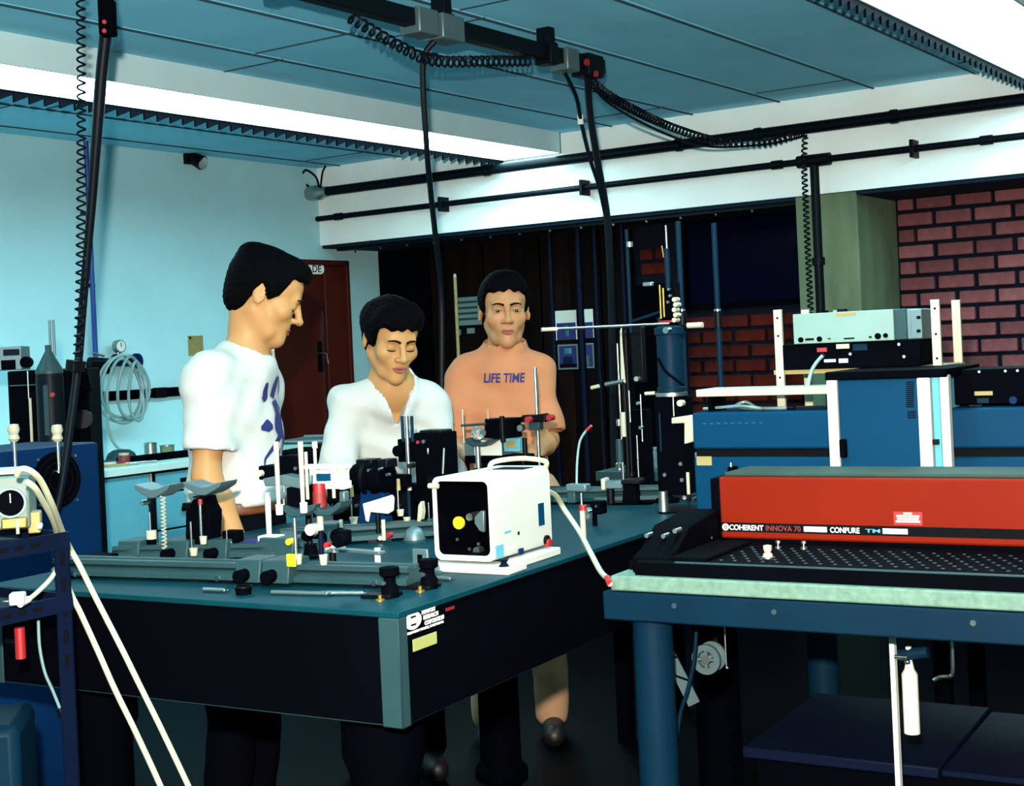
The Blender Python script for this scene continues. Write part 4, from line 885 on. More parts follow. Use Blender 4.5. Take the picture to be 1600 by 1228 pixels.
# white shelf bar on top left
t = root('white_shelf_bar', 'white shelf bar lying above the blue laser left half', 'bar', RT.g(0, by, TZ), RT.rz)
a = g_(1083, 621); b = g_(1298, 604)
MB().bx(a.x, b.x, .02, .16, a.z - TZ, a.z - TZ + .019).build('bar', M.cream, t, .002)
for x in (a.x + .02, b.x - .03): MB().bx(x, x + .012, .05, .15, zt1, a.z - TZ).build('support', M.blackmatte, t)
t = root('loose_cable', 'grey cable curled on top of the blue laser', 'cable', RT.g(0, by, TZ), RT.rz)
pts = []
for px, py, y in ((1100, 641, .1), (1130, 636, .06), (1155, 634, .05), (1175, 636, .03), (1190, 640, .05), (1170, 642, .08), (1150, 634, .1), (1165, 628, .12), (1185, 638, .1), (1215, 640, .06), (1230, 637, .05)):
    q = RT.py(px, py, by + y); pts.append((q.x, y, max(zt1 + .005, min(q.z - TZ, zt1 + .022))))
MB().tube(bez(pts), .004, 6).build('cable', M.clear, t); MB().cyl(pts[-1], (pts[-1][0] + .02, pts[-1][1], pts[-1][2]), .006).build('plug', M.black, t)
# centre module with white pillars
t = root('blue_module', 'tall blue module between white pillars on the blue laser', 'module', RT.g(0, by, TZ), RT.rz)
my = -.10
gm = lambda px, py: RT.py(px, py, by + my)
xa, xb = gm(1302, 700).x, gm(1452, 700).x; zt2 = gm(1300, 594).z - TZ
MB().bx(xa, xb, my, .0, .0, zt2).bx(xa, xb, 0.0, .25, zt1 + .001, zt2).build('body', M.blue, t, .004)
MB().bx(xa - .01, xb + .05, my - .01, .25, zt2, zt2 + .020).build('top_lid', M.blackmatte, t, .003)
def pil(nm, x0_, x1_, top, mat, y=my - .012, dp=.03):
    a = gm(x0_, 728).x; b = gm(x1_, 728).x; MB().bx(a, b, y, y + dp, 0, top).build(nm, mat, t, .003)
pil('white_pillar', 1299, 1315, zt2, M.white); pil('white_pillar', 1440, 1460, zt2, M.white); pil('pale_side', 1461, 1473, zt2 + .012, M.bench, my, .3); pil('white_pillar', 1474, 1488, zt2 + .006, M.white, my - .004)
mb0 = 600
for k in range(13):
    a = gm(1416, 597 + k * 3.2); b = gm(1428, 597 + k * 3.2)
    MB().bx(a.x, b.x, my - .0015, my + .001, a.z - TZ - .0016, a.z - TZ + .0012).build('vent_slot', M.ink, t)
for k in range(4):
    a = gm(1418, 643 + k * 3.2); b = gm(1431, 643 + k * 3.2); MB().bx(a.x, b.x, my - .0015, my + .001, a.z - TZ - .0014, a.z - TZ + .0012).build('vent_slot', M.ink, t)
a = gm(1320, 700); MB().bx(a.x - .009, a.x + .007, my - .016, my, a.z - TZ - .022, a.z - TZ + .022).build('latch', M.blackmatte, t, .003)
a = gm(1463, 690); MB().bx(a.x - .006, a.x + .008, my - .014, my, a.z - TZ - .006, a.z - TZ + .006).build('latch', M.black, t, .001)

# ------------------------------------------------------------------ instrument shelf
sy = .98
t = root('instrument_shelf', 'wooden slatted shelf with perforated white uprights behind the blue module', 'shelf', RT.g(0, sy, TZ), RT.rz)
gs = lambda px, py: RT.py(px, py, sy)
for px, pt in ((1214, 484), (1460, 468)):
    a = gs(px, pt); x = a.x; u = MB().bx(x - .011, x + .011, .0, .012, zt1 - .0, a.z - TZ).build('upright', M.cream, t, .001)
    for py in ((497, 525, 590) if px < 1300 else (482, 522, 560)):
        q = gs(px, py); MB().cyl((x, -.0012, q.z - TZ), (x, .002, q.z - TZ), .0032, None, 10).build('hole', M.ink, u)
    MB().bx(x - .011, x + .011, .23, .242, 0, a.z - TZ).build('upright', M.cream, t, .001)
xs0, xs1 = gs(1214, 500).x, gs(1460, 500).x; zs = gs(1240, 578).z - TZ
for k in range(4): MB().bx(xs0 - .02, xs1 + .02, .012 + k * .057, .06 + k * .057, zs - .012, zs).build('slat', M.wood, t, .001)
t = root('black_instrument', 'black rack instrument with small labels under the silver one', 'instrument', RT.g(0, sy, TZ + zs), RT.rz)
hb = gs(1300, 536).z - TZ - zs
a, b = gs(1222, 550).x, gs(1438, 550).x
MB().bx(a, b, .0, .22, 0, hb).build('case', M.blackmatte, t, .003)
def lab(mt, px0, py0, px1, py1, nm):
    p = gs(px0, py1); q = gs(px1, py0); MB().bx(p.x, q.x, -.0015, .001, p.z - TZ - zs, q.z - TZ - zs).build(nm, mt, t)
lab(M.cream, 1307, 537, 1327, 545, 'pale_label'); lab(M.red, 1277, 543, 1292, 550, 'red_label'); lab(M.tblue, 1333, 537, 1355, 548, 'display'); lab(M.paper, 1311, 560, 1325, 567, 'pale_label'); lab(M.paper, 1288, 561, 1306, 566, 'printed_line')
for px, py in ((1405, 538), (1413, 557), (1329, 553)): q = gs(px, py); MB().cyl((q.x, -.004, q.z - TZ - zs), (q.x, .001, q.z - TZ - zs), .004).build('screw_head', M.steel, t)
t = root('silver_instrument', 'silver rack instrument with rear sockets on top of the black one', 'instrument', RT.g(0, sy, TZ + zs + hb), RT.rz)
a, b, c2 = gs(1241, 500).x, gs(1398, 500).x, gs(1441, 500).x; hs_ = gs(1320, 487).z - TZ - zs - hb
MB().bx(a, b, -.012, .0, .001, hs_).build('rear_panel', M.silver, t, .002)
MB().bx(a, b + .03, .0, .20, 0.001, hs_).build('case', M.anod, t, .003)
MB().bx(b + .03, c2, .0, .18, .001, hs_ - .002).build('side_wing', M.alu, t, .003)
MB().bx(c2 - .028, c2, -.006, .002, .003, hs_ - .004).build('rack_ear', M.alu, t, .001)
gi = lambda px, py: gs(px, py)
for px, py, r in ((1254, 531, .007), (1283, 530, .007), (1374, 525, .008), (1386, 524, .006)):
    q = gi(px, py); MB().cyl((q.x, -.017, max(.012, q.z - TZ - zs - hb)), (q.x, -.011, max(.012, q.z - TZ - zs - hb)), r).build('socket', M.blackmatte, t)
for px0, py0, px1, py1 in ((1261, 528, 1274, 532), (1321, 527, 1337, 530), (1296, 528, 1300, 530), (1360, 525, 1364, 528)):
    p = gi(px0, py1); q = gi(px1, py0); MB().bx(p.x, q.x, -.0145, -.011, max(.006, p.z - TZ - zs - hb), max(.012, q.z - TZ - zs - hb)).build('connector', M.ink, t)
p = gi(1309, 494); q = gi(1339, 487); MB().bx(p.x, q.x, -.0135, -.011, p.z - TZ - zs - hb, min(hs_ - .002, q.z - TZ - zs - hb)).build('yellow_label', M.wood, t)
for py in (496, 517): q = gi(1437, py); MB().bx(q.x - .006, q.x + .004, -.0075, -.005, q.z - TZ - zs - hb - .004, q.z - TZ - zs - hb + .004).build('ear_slot', M.ink, t)
MB().bx(a + .11, a + .13, .02, .05, hs_, hs_ + .008).build('top_clip', M.black, t); MB().bx(a + .10, a + .112, .02, .04, hs_, hs_ + .006).build('top_clip', M.steel, t)
t = root('power_lead', 'grey power lead drooping from the black instrument to the shelf bar', 'cable', RT.g(0, sy, TZ), RT.rz)
pts = [];
for px, py, y in ((1285, 556, -.004), (1276, 566, -.02), (1268, 580, -.04), (1263, 600, -.06), (1262, 606, -.07)):
    q = RT.py(px, py, sy + y); pts.append((q.x, y, q.z - TZ))
MB().tube(bez(pts), .0048, 7).build('lead', M.clear, t); MB().cyl(pts[0], (pts[0][0], .0, pts[0][2]), .008).build('plug', M.black, t)
# dark instrument at the right
t = root('dark_instrument', 'dark instrument with yellow label at the right edge above the blue laser', 'instrument', RT.g(0, by + .05, TZ + zt1), RT.rz)
gd = lambda px, py: RT.py(px, py, by + .05)
a, b = gd(1490, 600).x, gd(1490, 600).x + .55; hd = gd(1560, 576).z - TZ - zt1
MB().bx(a, b, 0, .2, .006, hd).build('case', M.blackmatte, t, .003)
for x in (a + .03, b - .05): MB().bx(x, x + .03, .02, .18, 0, .006).build('foot', M.black, t)
p = gd(1523, 618); q = gd(1551, 611); MB().bx(p.x, q.x, -.0015, .001, p.z - TZ - zt1, q.z - TZ - zt1).build('yellow_label', M.wood, t)
p = gd(1527, 630); q = gd(1545, 622); MB().bx(p.x, q.x, -.0015, .001, p.z - TZ - zt1, q.z - TZ - zt1).build('blue_label', M.tblue, t)
for px in (1530, 1571, 1590): q = gd(px, 578); MB().cyl((q.x, -.003, hd - .006), (q.x, .001, hd - .006), .003).build('screw_head', M.steel, t)
p = gd(1584, 625); MB().cyl((p.x, -.01, p.z - TZ - zt1), (p.x, .001, p.z - TZ - zt1), .009).build('knob', M.dblue, t)

# ------------------------------------------------------------------ under the granite table
t = root('floor_transformer', 'dark transformer cabinet standing under the granite table', 'cabinet', RT.g(.15, .40, 0), RT.rz)
MB().bx(0, 1.5, 0, .5, .0, .50).build('case', M.blackmatte, t, .005); MB().bx(-.02, .42, -.03, .5, .50, .525).build('lid', M.navy, t, .004)
MB().bx(.42, 1.5, -.01, .5, .50, .515).build('dark_lid', M.navy, t, .004)
t = root('cable_reel', 'pale cable reel hanging under the granite table', 'reel', RT.g(.20, .33, .68), RT.rz)
q = RT.py(1104, 1030, .33); t.location = RT.g(q.x, .33, q.z)
MB().ring((0, 0, 0), (0, 1, 0), .034, .020, .012, 24).build('rim', M.alu, t); MB().ring((0, .035, 0), (0, 1, 0), .034, .012, .006, 24).build('back_rim', M.alu, t)
MB().cyl((0, -.005, 0), (0, .06, 0), .010).build('hub', M.steel, t); MB().bx(-.003, .003, -.004, .004, -.03, .03).build('spoke', M.alu, t); MB().bx(-.03, .03, -.004, .004, -.003, .003).build('spoke', M.alu, t)
MB().beam((0, .06, 0), (0, .06, .905 - q.z - .03), .01, .01).build('hanger', M.black, t)
t = root('webbing_strap', 'pale webbing strap slanting down beside the round leg', 'strap', RT.g(0, .30, 0), RT.rz)
p0_, p1_, p2_ = RT.py(1034, 1000, .3), RT.py(1060, 1050, .3), RT.py(1085, 1100, .3)
mb = MB(); mb.beam((p0_.x, 0, p0_.z), (p2_.x, 0, p2_.z), .003, .030); mb.build('strap', M.alu, t)
for q in (RT.py(1046, 1021, .3), RT.py(1068, 1058, .3)): MB().beam((q.x - .018, -.004, q.z + .003), (q.x + .02, -.004, q.z - .007), .003, .004).build('tie', M.blackmatte, t)
MB().beam((p0_.x, 0, p0_.z), (p0_.x - .008, 0, .876), .003, .02).build('loop', M.blackmatte, t)
t = root('hanging_hose', 'blue-grey hose hanging under the granite table frame', 'hose', RT.g(0, .22, 0), RT.rz)
pts = [];
for px, py in ((1090, 966), (1087, 1000), (1083, 1040), (1074, 1078), (1062, 1120), (1055, 1180)): q = RT.py(px, py, .22); pts.append((q.x, 0, q.z))
pts[0] = (pts[0][0], 0, .876)
MB().tube(bez(pts), .0042, 7).build('hose', M.tblue, t); MB().cyl(pts[-1], (pts[-1][0], 0, pts[-1][2] - .03), .007).build('nozzle', M.steel, t)
t = root('thin_rod', 'thin steel rod hanging straight under the granite table', 'rod', RT.g(0, .26, 0), RT.rz)
q = RT.py(1133, 1000, .26); q2 = RT.py(1134, 1043, .26); MB().cyl((q.x, 0, .876), (q.x, 0, q2.z), .002).build('rod', M.steel, t); MB().sph((q2.x + .003, 0, q2.z), .004).build('tip', M.steel, t)
# chrome tap assembly
t = root('water_tap', 'chrome water tap and filter with bent pipe under the granite table', 'tap', RT.g(0, .20, 0), RT.rz)
gw = lambda px, py: RT.py(px, py, .2)
a, b = gw(1393, 1012), gw(1393, 1100); MB().bx(a.x - .005, a.x + .005, 0, .02, .40, .876).build('bracket', M.paper, t, .001)
a = gw(1420, 1070); MB().lathe([(.0, -.10), (.016, -.10), (.016, .02), (.010, .03), (.006, .05), (.006, .075), (0, .075)], 16, (a.x, .01, a.z)).build('filter_bowl', M.white, t)
a = gw(1418, 1027); b = gw(1448, 1020); MB().cyl((a.x - .02, .01, a.z), (b.x, .01, b.z), .012).build('valve_body', M.tblue, t); MB().cyl((gw(1398, 1029).x, .0, a.z), (gw(1418, 1029).x, .0, a.z), .005).build('stub', M.chrome, t); MB().sph((gw(1419, 1033).x, -.006, gw(1419, 1033).z), .006).build('nut', M.chrome, t)
MB().tube(bez([(gw(1482, 985).x, .02, .876), (gw(1484, 1020).x, .02, gw(1484, 1020).z), (gw(1485, 1052).x, .02, gw(1485, 1052).z), (gw(1480, 1060).x, .02, gw(1480, 1060).z), (gw(1465, 1061).x, .02, gw(1465, 1061).z), (gw(1455, 1066).x, .02, gw(1455, 1066).z)], 5), .0045, 7).build('bent_pipe', M.chrome, t)

# ================================================================== LEFT SIDE
# bench along the left wall
bzt = ROOM.pxx(220, 727, .6).z
t = root('wall_bench', 'pale bench with blue-grey drawers along the left wall', 'bench', ROOM.g(0, 0, 0), ROOM.rz)
MB().bx(.004, .62, -3.9, -.80, bzt - .04, bzt).build('bench_top', M.benchtop, t, .003)
yg = ROOM.pxx(238, 750, .6).y
MB().bx(.01, .585, -3.88, -.82, .06, bzt - .04).build('carcass', M.pipe, t)
MB().bx(.585, .60, -3.86, yg - .02, .08, bzt - .05).build('cupboard_door', M.bench, t, .003)
MB().bx(.59, .602, yg - .012, yg - .004, .75, bzt - .05).build('door_edge', M.cream, t)
zs_ = [bzt - .05, ROOM.pxx(270, 768, .6).z, ROOM.pxx(270, 826, .6).z, .32, .08]
for k in range(4):
    d_ = MB().bx(.585, .60, yg + .03, -.84, zs_[k + 1] + .005, zs_[k] - .005).build('drawer', M.bench, t, .003)
    yh = ROOM.pxx(288, 750, .6).y; zh = (zs_[k] + zs_[k + 1]) / 2
    MB().bx(.60, .618, yh - .03, yh + .03, zh - .012, zh + .012).build('handle', M.blackmatte, d_, .003)
def BT(px, x): q = ROOM.pxx(px, 720, x); return ROOM.g(x, q.y, bzt)
T = Th('tin_can', 'tall steel tin with lid at the back of the wall bench', 'tin', BT(236, .14), -34.5, 'tins on the wall bench'); MB().lathe([(.035, 0), (.035, .075), (.03, .08), (0, .08)], 18).build('can', M.steel, T.r); MB().ring((0, 0, .074), (0, 0, 1), .037, .03, .006, 18).build('rim', M.chrome, T.r)
T = Th('tin_can', 'short brown tin at the back of the wall bench', 'tin', BT(262, .16), -34.5, 'tins on the wall bench'); MB().lathe([(.04, 0), (.04, .055), (.0, .055)], 18).build('can', M.concrete, T.r); MB().ring((0, 0, .054), (0, 0, 1), .042, .033, .006, 18).build('rim', M.steel, T.r)
T = Th('red_jar', 'small red jar near the front of the wall bench', 'jar', BT(194, .42), -34.5); MB().lathe([(.03, 0), (.032, .04), (.026, .05), (0, .05)], 16).build('jar', M.inkred, T.r); MB().lathe([(.027, .046), (.027, .06), (0, .06)], 16).build('lid', M.cream, T.r)
T = Th('cap_shade', 'grey domed cover lying on the wall bench', 'cover', BT(190, .20), -34.5 + 10); T.r.location = BT(190, .20); MB().lathe([(.085, 0), (.083, .02), (.07, .045), (.045, .06), (0, .066)], 20).build('dome', M.anod, T.r); MB().ring((0, 0, .005), (0, 0, 1), .098, .083, .008, 20).build('brim', M.alu, T.r)
T = Th('tool_tray', 'long black tray of parts on the wall bench', 'tray', BT(258, .38), -34.5 + 90); MB().bx(-.28, .22, -.06, .06, 0, .012).build('floor_sheet', M.black, T.r); MB().bx(-.28, .22, -.066, -.06, 0, .03).bx(-.28, .22, .06, .066, 0, .03).bx(-.286, -.28, -.06, .06, 0, .03).bx(.22, .226, -.06, .06, 0, .03).build('rim', M.blackmatte, T.r)
for lb, px, py, L_, mt in (('bright spanner on the wall bench edge', 212, .5, .12, M.chrome), ('white handled tool on the wall bench by the blue cabinet', 166, .35, .10, M.white), ('pale strip lying at the wall bench corner', 180, .5, .14, M.wood)):
    T = Th('hand_tool', lb, 'tool', BT(px, py), 30, 'hand tools on the wall bench'); MB().bx(-L_ / 2, L_ / 2, -.012, .012, 0, .014).build('handle', mt, T.r, .003); MB().cyl((L_ / 2, 0, .008), (L_ / 2 + .05, 0, .008), .006).build('shank', M.steel, T.r)
# black wall strip
t = root('wall_trunking', 'black horizontal trunking strip on the left wall above the bench', 'trunking', ROOM.g(0, 0, 0), ROOM.rz)
za_ = ROOM.pxx(200, 617, .03).z
MB().bx(.001, .03, -2.25, -.78, za_ - .027, za_ + .027).build('strip', M.blackmatte, t, .003); MB().bx(.001, .034, -1.5, -1.42, za_ - .03, za_ + .03).build('joint_cover', M.black, t, .002)
p = ROOM.pxx(308, 540, .003); t = root('wall_note', 'small yellowish note stuck on the left wall beside the white t-shirt', 'note', ROOM.g(0, 0, 0), ROOM.rz)
MB().bx(.001, .003, p.y - .07, p.y + .05, p.z - .06, p.z + .06).build('sheet', M.wood, t); MB().bx(.003, .005, p.y - .06, p.y - .045, p.z + .04, p.z + .055).build('pin', M.black, t)
# regulator and coiled tubing
p = ROOM.pxx(188, 541, .08)
t = root('gas_regulator', 'gas regulator with round gauge and blue body on the left wall', 'regulator', ROOM.g(0, p.y, p.z), ROOM.rz)
MB().cyl((.05, 0, 0), (.085, 0, 0), .036, None, 24).build('gauge', M.steel, t); MB().cyl((.0855, 0, 0), (.087, 0, 0), .030, None, 24).build('gauge_dial', M.paper, t); MB().bx(.087, .0885, -.002, .002, -.004, .022).build('gauge_needle', M.ink, t)
MB().cyl((.06, -.03, -.075), (.06, .11, -.085), .034).build('body', M.dblue, t); MB().lathe([(.045, 0), (.045, .02), (0, .02)], 14, (.06, .12, -.087), Matrix.Rotation(-PI / 2, 3, 'X')).build('dial_knob', M.dblue, t)
MB().cyl((.06, -.06, -.09), (.06, -.20, -.08), .026).build('inlet', M.black, t); MB().bx(.0, .06, -.18, -.06, -.15, -.08).build('bracket', M.blackmatte, t, .004); MB().cyl((.06, -.1, -.05), (.06, -.18, -.03), .007).build('lever', M.steel, t); MB().cyl((.06, 0, -.05), (.06, 0, -.02), .012).build('stem', M.steel, t)
t = root('tubing_coil', 'coil of translucent tubing hanging from the gas regulator', 'tubing', ROOM.g(0, p.y, p.z), ROOM.rz)
mb = MB()
for k, (cy_, ry_, top, bot) in enumerate(((-.03, .155, -.06, -.42), (.0, .17, -.05, -.40), (-.02, .12, -.07, -.43), (.03, .10, -.06, -.41), (.05, .05, -.09, -.42))):
    pts = []
    for i in range(28):
        a = 2 * PI * i / 28; pts.append((.09 + .012 * k + .008 * math.sin(a * 2 + k), cy_ + ry_ * math.cos(a) * (1 - .18 * math.sin(a)), (top + bot) / 2 + (top - bot) / 2 * math.sin(a)))
    mb.tube(pts, .0085, 7, True)
mb.build('loops', M.clear, t); MB().tube(bez([(.1, -.14, -.25), (.1, -.13, -.42), (.11, -.11, -.52), (.14, -.06, -.60)]), .0085, 7).build('tail', M.clear, t); MB().cyl((.135, -.065, -.585), (.15, -.045, -.625), .014).build('connector', M.black, t)
q = ROOM.pxx(152, 300, .04)
t = root('blue_gas_pipe', 'blue gas pipe running down the left wall to the regulator', 'pipe', ROOM.g(0, p.y - .15, 0), ROOM.rz)
MB().cyl((.05, 0, CEIL - .002), (.05, 0, p.z - .09), .014).build('pipe', M.bluehose, t)
for z in (2.3, 1.9): MB().bx(0, .05, -.02, .02, z - .01, z + .01).build('clip', M.black, t)

# ------------------------------------------------------------------ blue cabinet, funnel, black cabinet
c0 = at(155, 690, 4.25); czt = c0.z
t = root('blue_cabinet', 'dark blue floor cabinet with black fan grille at the left', 'cabinet', (c0.x, c0.y, 0), R_(55.5))
FB = Frame(c0, 55.5)
MB().bx(-.8, 0, 0, .32, 0.03, czt).build('case', M.dblue, t, .012)
MB().bx(-.78, -.02, .02, .30, 0, .03).build('plinth', M.black, t)
q = FB.py(88, 750, 0); MB().cyl((q.x, -.006, q.z), (q.x, .004, q.z), .082, None, 32).build('fan_grille', M.blackmatte, t)
for r_ in (.03, .05, .07): MB().ring((q.x, -.008, q.z), (0, 1, 0), r_ + .002, r_ - .002, .003, 24).build('grille_ring', M.black, t)
for sx_, sz_ in ((1, 1), (1, -1), (-1, 1), (-1, -1)): MB().cyl((q.x + sx_ * .065, -.009, q.z + sz_ * .065), (q.x + sx_ * .065, .0, q.z + sz_ * .065), .004).build('screw_head', M.steel, t)
for px, py in ((22, 690), (90, 690)):
    q = FB.py(px, py, -.02); MB().cyl((q.x, -.02, q.z - .09), (q.x, -.02, q.z + .0), .006).build('valve_stem', M.chrome, t); MB().cyl((q.x, -.02, q.z - .085), (q.x, .004, q.z - .085), .007).build('valve_elbow', M.chrome, t)
    MB().lathe([(.010, 0), (.016, .008), (.012, .02), (.017, .032), (.014, .048), (0, .05)], 12, (q.x, -.02, q.z)).build('valve_knob', M.cream, t)
b0 = at(82, 690, 4.85)
T = Th('funnel_dewar', 'dark grey dewar vessel topped with a grey funnel', 'dewar', (b0.x, b0.y, 0), 0)
zf = T.p(82, 578).z; zn = T.p(82, 548).z; ztp = T.p(82, 500).z; k = T.k
MB().lathe([(21 * k, 0), (21 * k, zf - .03), (20 * k, zf - .012), (0, zf - .012)], 24).build('vessel', M.pipe, T.r)
MB().lathe([(21 * k, zf - .012), (21 * k, zf), (5 * k, zn), (5 * k, zn + .02), (0, zn + .02)], 24).build('funnel', M.anod, T.r)
for px in (78, 84): q = T.p(px, 520); MB().cyl((q.x, 0, zn - .02), (q.x, 0, ztp), 2.0 * k).build('funnel_tube', M.alu, T.r)
MB().bx(-.008, .008, -21 * k - .003, -21 * k + .004, zf - .22, zf - .05).build('sight_strip', M.anod, T.r); q = T.p(89, 616); MB().cyl((q.x, -21 * k - .006, q.z), (q.x, -21 * k + .006, q.z), .008).build('red_mark', M.red, T.r)
b0 = at(60, 690, 5.25)
T = Th('black_cabinet', 'tall black equipment cabinet behind the funnel dewar', 'cabinet', (b0.x, b0.y, 0), 10)
a = T.p(12, 600).x; b = T.p(138, 600).x; zc1 = T.p(60, 578).z
MB().bx(a, b, 0, .4, 0, zc1).build('case', M.blackmatte, T.r, .006); T.blk('side_motor', M.blackmatte, 128, 618, 141, 690, .2, .05)
T.ycyl('round_motor', M.black, 128, 655, 15, -.03, .02); T.poly('tilted_box', M.blackmatte, [(112, 586), (136, 578), (142, 608), (118, 616)], .1, -.02); T.ycyl('small_cap', M.blackmatte, 40, 566, 9, .0, .05)
T.vcyl('white_rod', M.cream, 50, 622, 690, 2.2, -.03); T.vcyl('thin_rod', M.steel, 45, 580, 624, 1.0, -.03); T.blk('shelf_line', M.anod, 14, 600, 60, 604, .02, -.01)
zi = zc1
T = Th('grey_instrument', 'grey instrument with dark dial on top of the black cabinet', 'instrument', T.r.matrix_basis @ Vector((a + .06, .1, zi)), 10)
T.blk('case', M.alu, -14, 540, 33, 580, .2, .0); T.blk('dial', M.navy, 5, 545, 30, 556, .004, -.003); T.blk('dark_panel', M.blackmatte, 2, 562, 24, 578, .004, -.003)

# ------------------------------------------------------------------ slotted-angle rack
u0 = at(108, 845, 2.78)
t = root('slotted_rack', 'dark slotted-angle rack at the lower left corner', 'rack', (u0.x, u0.y, 0), ROOM.rz)
FR = Frame(u0, -34.5)
zu = FR.pxx(113, 832, 0).z; z_up = FR.pxx(60, 851, 0).z; z_lo = FR.pxx(60, 952, 0).z
def angle_post(x, y, sx_, sy_):
    o = MB().bx(min(x, x + sx_ * .004), max(x, x + sx_ * .004), min(y, y + sy_ * .034), max(y, y + sy_ * .034), 0, zu).bx(min(x, x + sx_ * .034), max(x, x + sx_ * .034), min(y, y + sy_ * .004), max(y, y + sy_ * .004), 0, zu).build('upright', M.navy, t)
    return o
for x, sx_ in ((0, -1), (-.55, 1)):
    for y, sy_ in ((0, -1), (-1.0, 1)):
        po = angle_post(x, y, sx_, sy_)
        if x == 0 and y == 0:
            for k_ in range(5): MB().bx(.0002, .0012, -.022, -.012, zu - .06 - k_ * .05, zu - .035 - k_ * .05).build('slot', M.ink, po)
for z in (z_up, z_lo, .35):
    for x in (0, -.55):
        o = MB().bx(x - .002, x + .002, -1.0, 0, z - .016, z + .016).build('shelf_bar', M.navy, t)
        if x == 0:
            for k_ in range(9): MB().bx(.002, .003, -.09 - k_ * .035, -.07 - k_ * .035, z - .004, z + .004).build('slot', M.ink, o)
    for y in (0, -1.0): MB().bx(-.55, 0, y - .002, y + .002, z - .016, z + .016).build('shelf_bar', M.navy, t)
    MB().bx(-.545, -.005, -.99, -.01, z - .004, z).build('shelf_board', M.navy, t)
# gauge instrument on the rack
zsh = z_up
bq = FR.pxx(22, 838, -.05)
T = Th('gauge_instrument', 'beige instrument with round black gauge on the slotted rack', 'instrument', FR.g(-.045, bq.y, zsh), 14)
T.blk('case', M.beige, -45, 742, 44, 832, .16, .0, .006); q = T.p(17, 785)
MB().cyl((q.x, -.008, q.z), (q.x, .002, q.z), .026, None, 28).build('gauge_face', M.blackmatte, T.r); MB().ring((q.x, -.006, q.z), (0, 1, 0), .029, .025, .010, 28).build('gauge_bezel', M.alu, T.r); MB().bx(q.x - .001, q.x + .001, -.010, -.008, q.z, q.z + .018).build('gauge_needle', M.cream, T.r)
T.blk('top_plate', M.benchtop, -45, 736, 30, 745, .14, .005); T.blk('knob_bar', M.brass, 2, 808, 42, 828, .02, -.012); T.vcyl('pin', M.cream, 28, 812, 834, 2.5, -.02); T.ycyl('white_knob', M.cream, 62, 822, 4, -.03, -.01)
T.blk('side_bracket', M.wood, 44, 800, 62, 834, .05, .02)
def hose(label, pts, r=.0058, mt=None, end=None):
    base = at(*pts[0]); T = Th('white_hose', label, 'hose', base, 0, 'white hoses at the rack')
    P_ = bez([T.w(at(*q)) for q in pts]); MB().tube(P_, r, 9).build('tube', mt or M.hose, T.r)
    e0, e1 = P_[-2], P_[-1]; d_ = (e1 - e0).normalized(); MB().cyl(e1 - d_ * .02, e1 + d_ * .012, r * 1.5).build('end_fitting', end or M.white, T.r)
hose('outer white hose arching from the gauge and slanting to the floor', [(27, 742, 2.58), (34, 733, 2.57), (48, 736, 2.57), (64, 752, 2.6), (82, 790, 2.66), (97, 830, 2.78), (110, 858, 2.86), (125, 885, 2.86), (150, 935, 2.86), (190, 1013, 2.86), (222, 1078, 2.86), (255, 1145, 2.86), (300, 1240, 2.85), (350, 1350, 2.84), (395, 1480, 2.83), (430, 1660, 2.82)])
hose('inner white hose running lower down behind the rack upright', [(40, 752, 2.6), (54, 762, 2.61), (68, 785, 2.66), (84, 815, 2.74), (92, 850, 2.84), (98, 890, 2.88), (112, 930, 2.88), (126, 958, 2.87), (152, 1015, 2.86), (180, 1078, 2.85), (215, 1150, 2.84), (260, 1250, 2.83), (300, 1360, 2.82), (335, 1490, 2.81), (360, 1660, 2.8)])
hose('short white hose curling to the white plug inside the rack', [(94, 868, 2.80), (90, 885, 2.78), (80, 903, 2.74), (64, 920, 2.70), (48, 934, 2.66), (36, 941, 2.63)], .0045)
T = Th('white_plug', 'bright white plug box lying on the lower rack shelf', 'plug', at(26, 948, 2.61), 10); T.blk('body', M.white, 14, 927, 37, 947, .03, .0); T.blk('prong', M.chrome, 2, 938, 14, 942, .01, .01)
b0 = at(0, 1075, 2.78)
T = Th('blue_pump', 'blue-grey pump housing low down inside the slotted rack', 'pump', (b0.x, b0.y, 0), 10)
MB().bx(-.35, .03, .0, .22, .37, .76).build('housing', M.tblue, T.r, .02); MB().bx(-.34, .02, .0, .2, .35, .37).build('stand', M.blackmatte, T.r); q = T.p(33, 1003, -.01); MB().cyl((q.x, -.02, q.z - .03), (q.x, -.02, q.z + .03), .010).build('red_handle', M.red, T.r); MB().cyl((q.x - .03, .01, q.z), (q.x, -.02, q.z), .005).build('handle_arm', M.black, T.r)
T = Th('dark_cable', 'thin dark cable hanging below the rack', 'cable', at(60, 975, 2.75), 0); MB().tube(bez([T.w(at(*q)) for q in ((60, 970, 2.75), (62, 1010, 2.76), (70, 1050, 2.78), (82, 1078, 2.8), (95, 1110, 2.82))]), .003, 6).build('cable', M.clear, T.r); MB().cyl(T.w(at(93, 1106, 2.82)), T.w(at(98, 1118, 2.82)), .006).build('plug', M.black, T.r)

